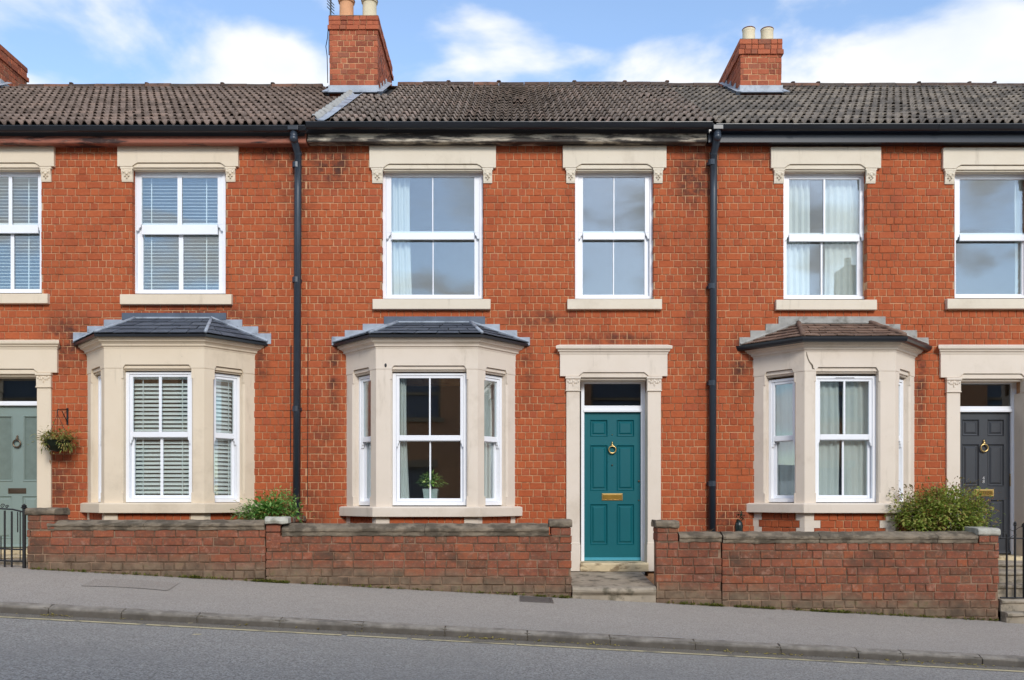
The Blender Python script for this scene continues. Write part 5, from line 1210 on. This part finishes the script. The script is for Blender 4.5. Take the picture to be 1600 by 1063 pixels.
m = MB(); f(1450, 771, 36, 14, 420, .042, 18, up=.8, spread=.35); f(1418, 782, 22, 18, 220, .038, 12, up=.8, spread=.4); f(1494, 763, 16, 10, 110, .038, 8, up=.9, spread=.5); f(1512, 787, 20, 12, 170, .042, 10, up=.7, spread=.4); f(1530, 785, 18, 16, 110, .034, 9, up=.5, spread=.45); m.build('shoot_tips', 'leaf_shrub_tip', s2, recalc=False, props=STUFF)
# small dark plant behind the left wall
Yb = -.95; cx_ = X(96, Yb)
m = MB(); foliage(m, (cx_, Yb, Z(810, Yb)), (.07, .06, .07), 90, .045, rp, clumps=8); m.tube([(cx_, Yb, base_at(cx_, Yb)), (cx_, Yb, Z(810, Yb))], .008, 5)
m.build('small_plant', 'leaf_dark', None, props=P('tiny dark green plant peeping over the left wall next to its pier', 'plant'), recalc=False)
# dark glazed ornament behind the short wall
Yb = -.35; cx_ = X(1154.5, Yb); zb = base_at(cx_, Yb); h_ = Z(806, Yb)-zb
m = MB(); m.lathe((cx_, Yb, zb), [(.055, 0), (.057, h_*.5), (.05, h_*.62), (.056, h_*.68), (.05, h_*.74), (.056, h_*.79), (.05, h_*.84), (.055, h_*.88), (.046, h_*.92), (.02, h_*.95)], 12)
orn = m.build('garden_ornament', 'glaze', None, smooth=True, props=P('dark green ribbed ornament standing upright behind the wall, left of the right bay', 'ornament'))
m = MB(); foliage(m, (cx_-.01, Yb, zb+h_*.97), (.045, .04, .06), 40, .05, rp, clumps=6, up=.7); m.build('sprig', 'leaf_dark', orn, recalc=False)
# dry twigs at the foot of the right drainpipe
m = MB(); Yb = -.5
for a in range(9):
    x = X(1095+rp.uniform(-8, 12), Yb); m.tube([(x, Yb, zg(x, PW+.2)), (x+rp.uniform(-.05, .05), Yb+.02, Z(832, Yb)), (x+rp.uniform(-.16, .16), Yb+rp.uniform(-.1, .1), Z(824+rp.uniform(0, 8), Yb))], .003, 4)
m.build('dry_twigs', 'stem', None, props=P('few dry pale twigs at the foot of the right drainpipe', 'twigs'))
# hanging basket
Yb = -.22; bx = X(90, Yb)
br_ = MB(); x = X(105.5, -.01); br_.box(x-.012, x+.012, -.016, -.002, Z(664), Z(638)); br_.tube([(x, -.012, Z(640)), (x-.02, -.1, Z(641)), (bx, Yb, Z(640, Yb)), (bx, Yb-.01, Z(647, Yb))], .007, 6); br_.tube([(x, -.012, Z(660)), (bx+.03, Yb+.05, Z(641.5, Yb))], .006, 6)
br_.build('basket_bracket', 'iron', None, props=P('small black iron wall bracket holding the hanging basket', 'bracket'))
hb = thing('hanging_basket', (bx, Yb, Z(702, Yb)), 'hanging basket of trailing olive green plants beside the sage green door', 'hanging basket')
zt = Z(688, Yb); m = MB(); m.lathe((bx, Yb, zt-.15), [(.03, 0), (.09, .02), (.135, .07), (.155, .13), (.16, .15), (.14, .15), (.12, .1)], 16); m.build('basket', 'leaf_dark', hb)
m = MB()
for a in (0, 2.1, 4.2): m.tube([(bx, Yb, Z(647, Yb)), (bx+.15*math.cos(a), Yb+.15*math.sin(a), zt)], .003, 4)
m.build('chain', 'iron', hb)
m = MB(); s_ = 1404/11.78; foliage(m, (bx, Yb-.02, Z(683, Yb)), (.20, .15, .10), 520, .058, rp, wd=.3, clumps=22, up=.1); foliage(m, (bx-.12, Yb-.04, Z(690, Yb)), (.09, .1, .13), 170, .05, rp, wd=.3, clumps=10, up=-.6); foliage(m, (bx+.14, Yb-.04, Z(692, Yb)), (.06, .1, .09), 110, .05, rp, wd=.3, clumps=8, up=-.6)
for k in range(60):
    a = rp.uniform(0, 6.28); p = (bx+.1*math.cos(a), Yb+.1*math.sin(a), zt); add_leaf(m, p, (math.cos(a), math.sin(a), rp.uniform(.2, 1.2)), rp.uniform(.12, .2), .016, rp, .5)
m.build('foliage', 'leaf_basket', hb, recalc=False)
# potted houseplant in the middle bay
Yp = -.30; px_ = X(673, Yp); zt, zb = Z(764, Yp), Z(779, Yp)
pt = thing('potted_plant', (px_, Yp, zb), 'spiky green houseplant in a pale square pot on the sill of the middle bay', 'potted plant')
m = MB(); a, b = .083, .098; m.add([(px_+s1*r_, Yp+s2_*r_, z) for z, r_ in ((zb, a), (zt, b), (zt, b-.012), (zt-.03, b-.014)) for s1, s2_ in ((-1, -1), (1, -1), (1, 1), (-1, 1))], [(0, 3, 2, 1)]+[(4*k+i, 4*k+(i+1) % 4, 4*k+4+(i+1) % 4, 4*k+4+i) for k in range(3) for i in range(4)]+[(12, 13, 14, 15)])
m.build('pot', 'zinc', pt, .004)
m = MB()
for k in range(430):
    a = rp.uniform(0, 6.28); e = rp.uniform(.15, 1.5); dirv = (math.cos(a)*math.cos(e), math.sin(a)*math.cos(e), math.sin(e)); q = rp.uniform(0, .12)
    add_leaf(m, (px_+dirv[0]*q, Yp+dirv[1]*q*.8, zt+.02+dirv[2]*q*1.1), dirv, rp.uniform(.09, .17), .027, rp, .3)
m.build('foliage', 'leaf_pot', pt, recalc=False)
m = MB(); Ys = -.57
(A, t, n_, ln), (u0, u1) = bay2[0][1], bay2[1][1]
m.box(BX2[0]+.5, BX2[1]-.5, -.37, -.02, zb-.03, zb-.001); m.build('window_board', 'upvc', h2)

# ------------------------------------------------------------------ weeds, leaves
m = MB()
def weed_strip(pa, pb_, n, y, base, size):
    for k in range(n):
        x = X(rp.uniform(pa, pb_), y); yy = y+rp.uniform(-.03, .01); z = zg(x, base)
        for j in range(rp.randint(3, 7)): add_leaf(m, (x+rp.uniform(-.015, .015), yy, z), (rp.gauss(0, 1), rp.gauss(-.4, .5), rp.uniform(.3, 1.6)), size*rp.uniform(.5, 1.3), size*.3, rp)
for pa, pb_, n in ((299, 313, 26), (395, 450, 60), (45, 300, 26), (312, 395, 10), (450, 890, 36), (840, 893, 12), (1040, 1130, 22), (1110, 1125, 12), (1150, 1215, 28), (1265, 1330, 34), (1290, 1560, 44), (1220, 1262, 6)): weed_strip(pa, pb_, int(n*1.8), WY-.02, PW, .05)
m.build('weeds', 'moss', None, props={'kind': 'stuff', 'label': 'small yellow-green weeds along the foot of the walls', 'category': 'weeds'}, recalc=False)
m = MB()
for pa, pb_, n in ((60, 80, 14), (370, 378, 4), (713, 790, 46), (800, 980, 16), (1130, 1260, 40), (1380, 1560, 46), (0, 1600, 50), (900, 960, 10), (80, 110, 14)):
    for k in range(n):
        x = X(rp.uniform(pa, pb_), KY-.08); y = KY-abs(rp.gauss(0, .05))-.012; add_leaf(m, (x, y, zg(x, RK+.016)), (rp.gauss(0, 1), rp.gauss(0, 1), rp.uniform(.0, .35)), rp.uniform(.02, .045), .018, rp, .1)
m.build('fallen_leaves', 'leaf_fallen', None, props={'kind': 'stuff', 'label': 'yellow fallen leaves lying in the road gutter', 'category': 'leaves'}, recalc=False)
# television aerial on the left chimney
Ya = 2.62; ax = X(516.5, Ya)
ta = thing('tv_aerial', (ax, Ya, Z(25, Ya)), 'thin dark television aerial rising beside the orange chimney pot', 'aerial')
m = MB(); m.tube([(ax-.02, Ya, Z(86, Ya)), (ax-.02, Ya, Z(60, Ya)), (ax, Ya, Z(22, Ya)), (ax+.01, Ya, Z(-40, Ya))], .014, 6); m.build('mast', 'aerial', ta)
m = MB()
for py in (3, 7.5, 12, 17): z = Z(py, Ya); m.tube([(ax-.03, Ya-.12, z), (ax+.035, Ya+.12, z+.01)], .007, 5)
m.build('elements', 'aerial', ta)
m = MB(); q = [(515, 40), (513.5, 60), (511, 73), (513, 88), (514, 130)]; m.tube([(X(a, Ya)-.02, Ya, Z(b, Ya)) for a, b in q], .007, 5); m.build('cable', 'gutter', ta)

# ------------------------------------------------------------------ the other side of the street (seen only in the window glass)
def opposite(x0, x1, yo, label, seed):
    zb = zg((x0+x1)/2, PW); h = thing('opposite_house', ((x0+x1)/2, yo, zb), label, 'house', 'houses across the street')
    ze, zr = EZ+4.6, EZ+6.7; hol = []; wd = x1-x0
    for (a, b, c, d) in ((.12, .38, 2.9, 4.3), (.62, .88, 2.9, 4.3), (.1, .45, .3, 1.9), (.65, .85, -.9, 1.5)): hol.append((x0+a*wd, x0+b*wd, EZ-.3+c-.3, EZ-.3+d-.3))
    m = MB(); holed_slab(m, x0, x1, zb-.5, ze, yo-.3, yo, hol); m.build('wall', 'far_brick', h, recalc=False)
    for (a, b, c, d) in hol:
        m = MB(); m.box(a-.1, b+.1, yo, yo+.04, d, d+.2); m.box(a-.1, b+.1, yo, yo+.06, c-.12, c); m.build('window_surround', 'far_stone', h)
        m = MB(); m.box(a, b, yo-.2, yo-.19, c, d); m.build('window', 'lead_dark', h)
        m = MB(); m.box(a, a+.07, yo-.19, yo-.12, c, d); m.box(b-.07, b, yo-.19, yo-.12, c, d); m.box(a+.07, b-.07, yo-.19, yo-.12, (c+d)/2-.04, (c+d)/2+.04); m.build('window_frame', 'far_stone', h)
    m = MB(); m.prism([(yo+.25, ze-.05), (yo-3.2, zr), (yo-6.6, ze-.05), (yo-6.6, ze-.2), (yo-3.2, zr-.15), (yo+.25, ze-.2)], x0, x1); m.v = [(d, u, z) for u, d, z in m.v]; m.build('roof', 'tile_dark', h)
    if x1 > 15:
        m = MB(); xc = 11.15; m.box(xc-.24, xc+.24, yo-3.8, yo-2.7, zr-.8, zr+.95); m.lathe((xc, yo-3.2, zr+.95), [(.12, 0), (.1, .35)], 10); m.build('chimney', 'far_brick', h)
    m = MB(); foliage(m, ((x0+x1)/2-1, yo+.7, zb+.6), (1.6, .35, .6), 700, .14, random.Random(seed), clumps=30); m.build('hedge', 'leaf_shrub', h, recalc=False)
for i, (a, b) in enumerate(((-19, -13.1), (-13.1, -7.2), (-7.2, -1.3), (-1.3, 4.6), (4.6, 10.5), (10.5, 16.4))):
    opposite(a, b, -14.3, ['weathered brick house across the street, reflected in the glass of the far left windows', 'brick house across the street, reflected in the blinds of the left house', 'brick house across the street, reflected in the left bay window', 'brick house with a hedge across the street, reflected in the middle bay window', 'brick house across the street, reflected in the right bay window', 'brick house across the street, reflected by the charcoal door glass'][i], 100+i)
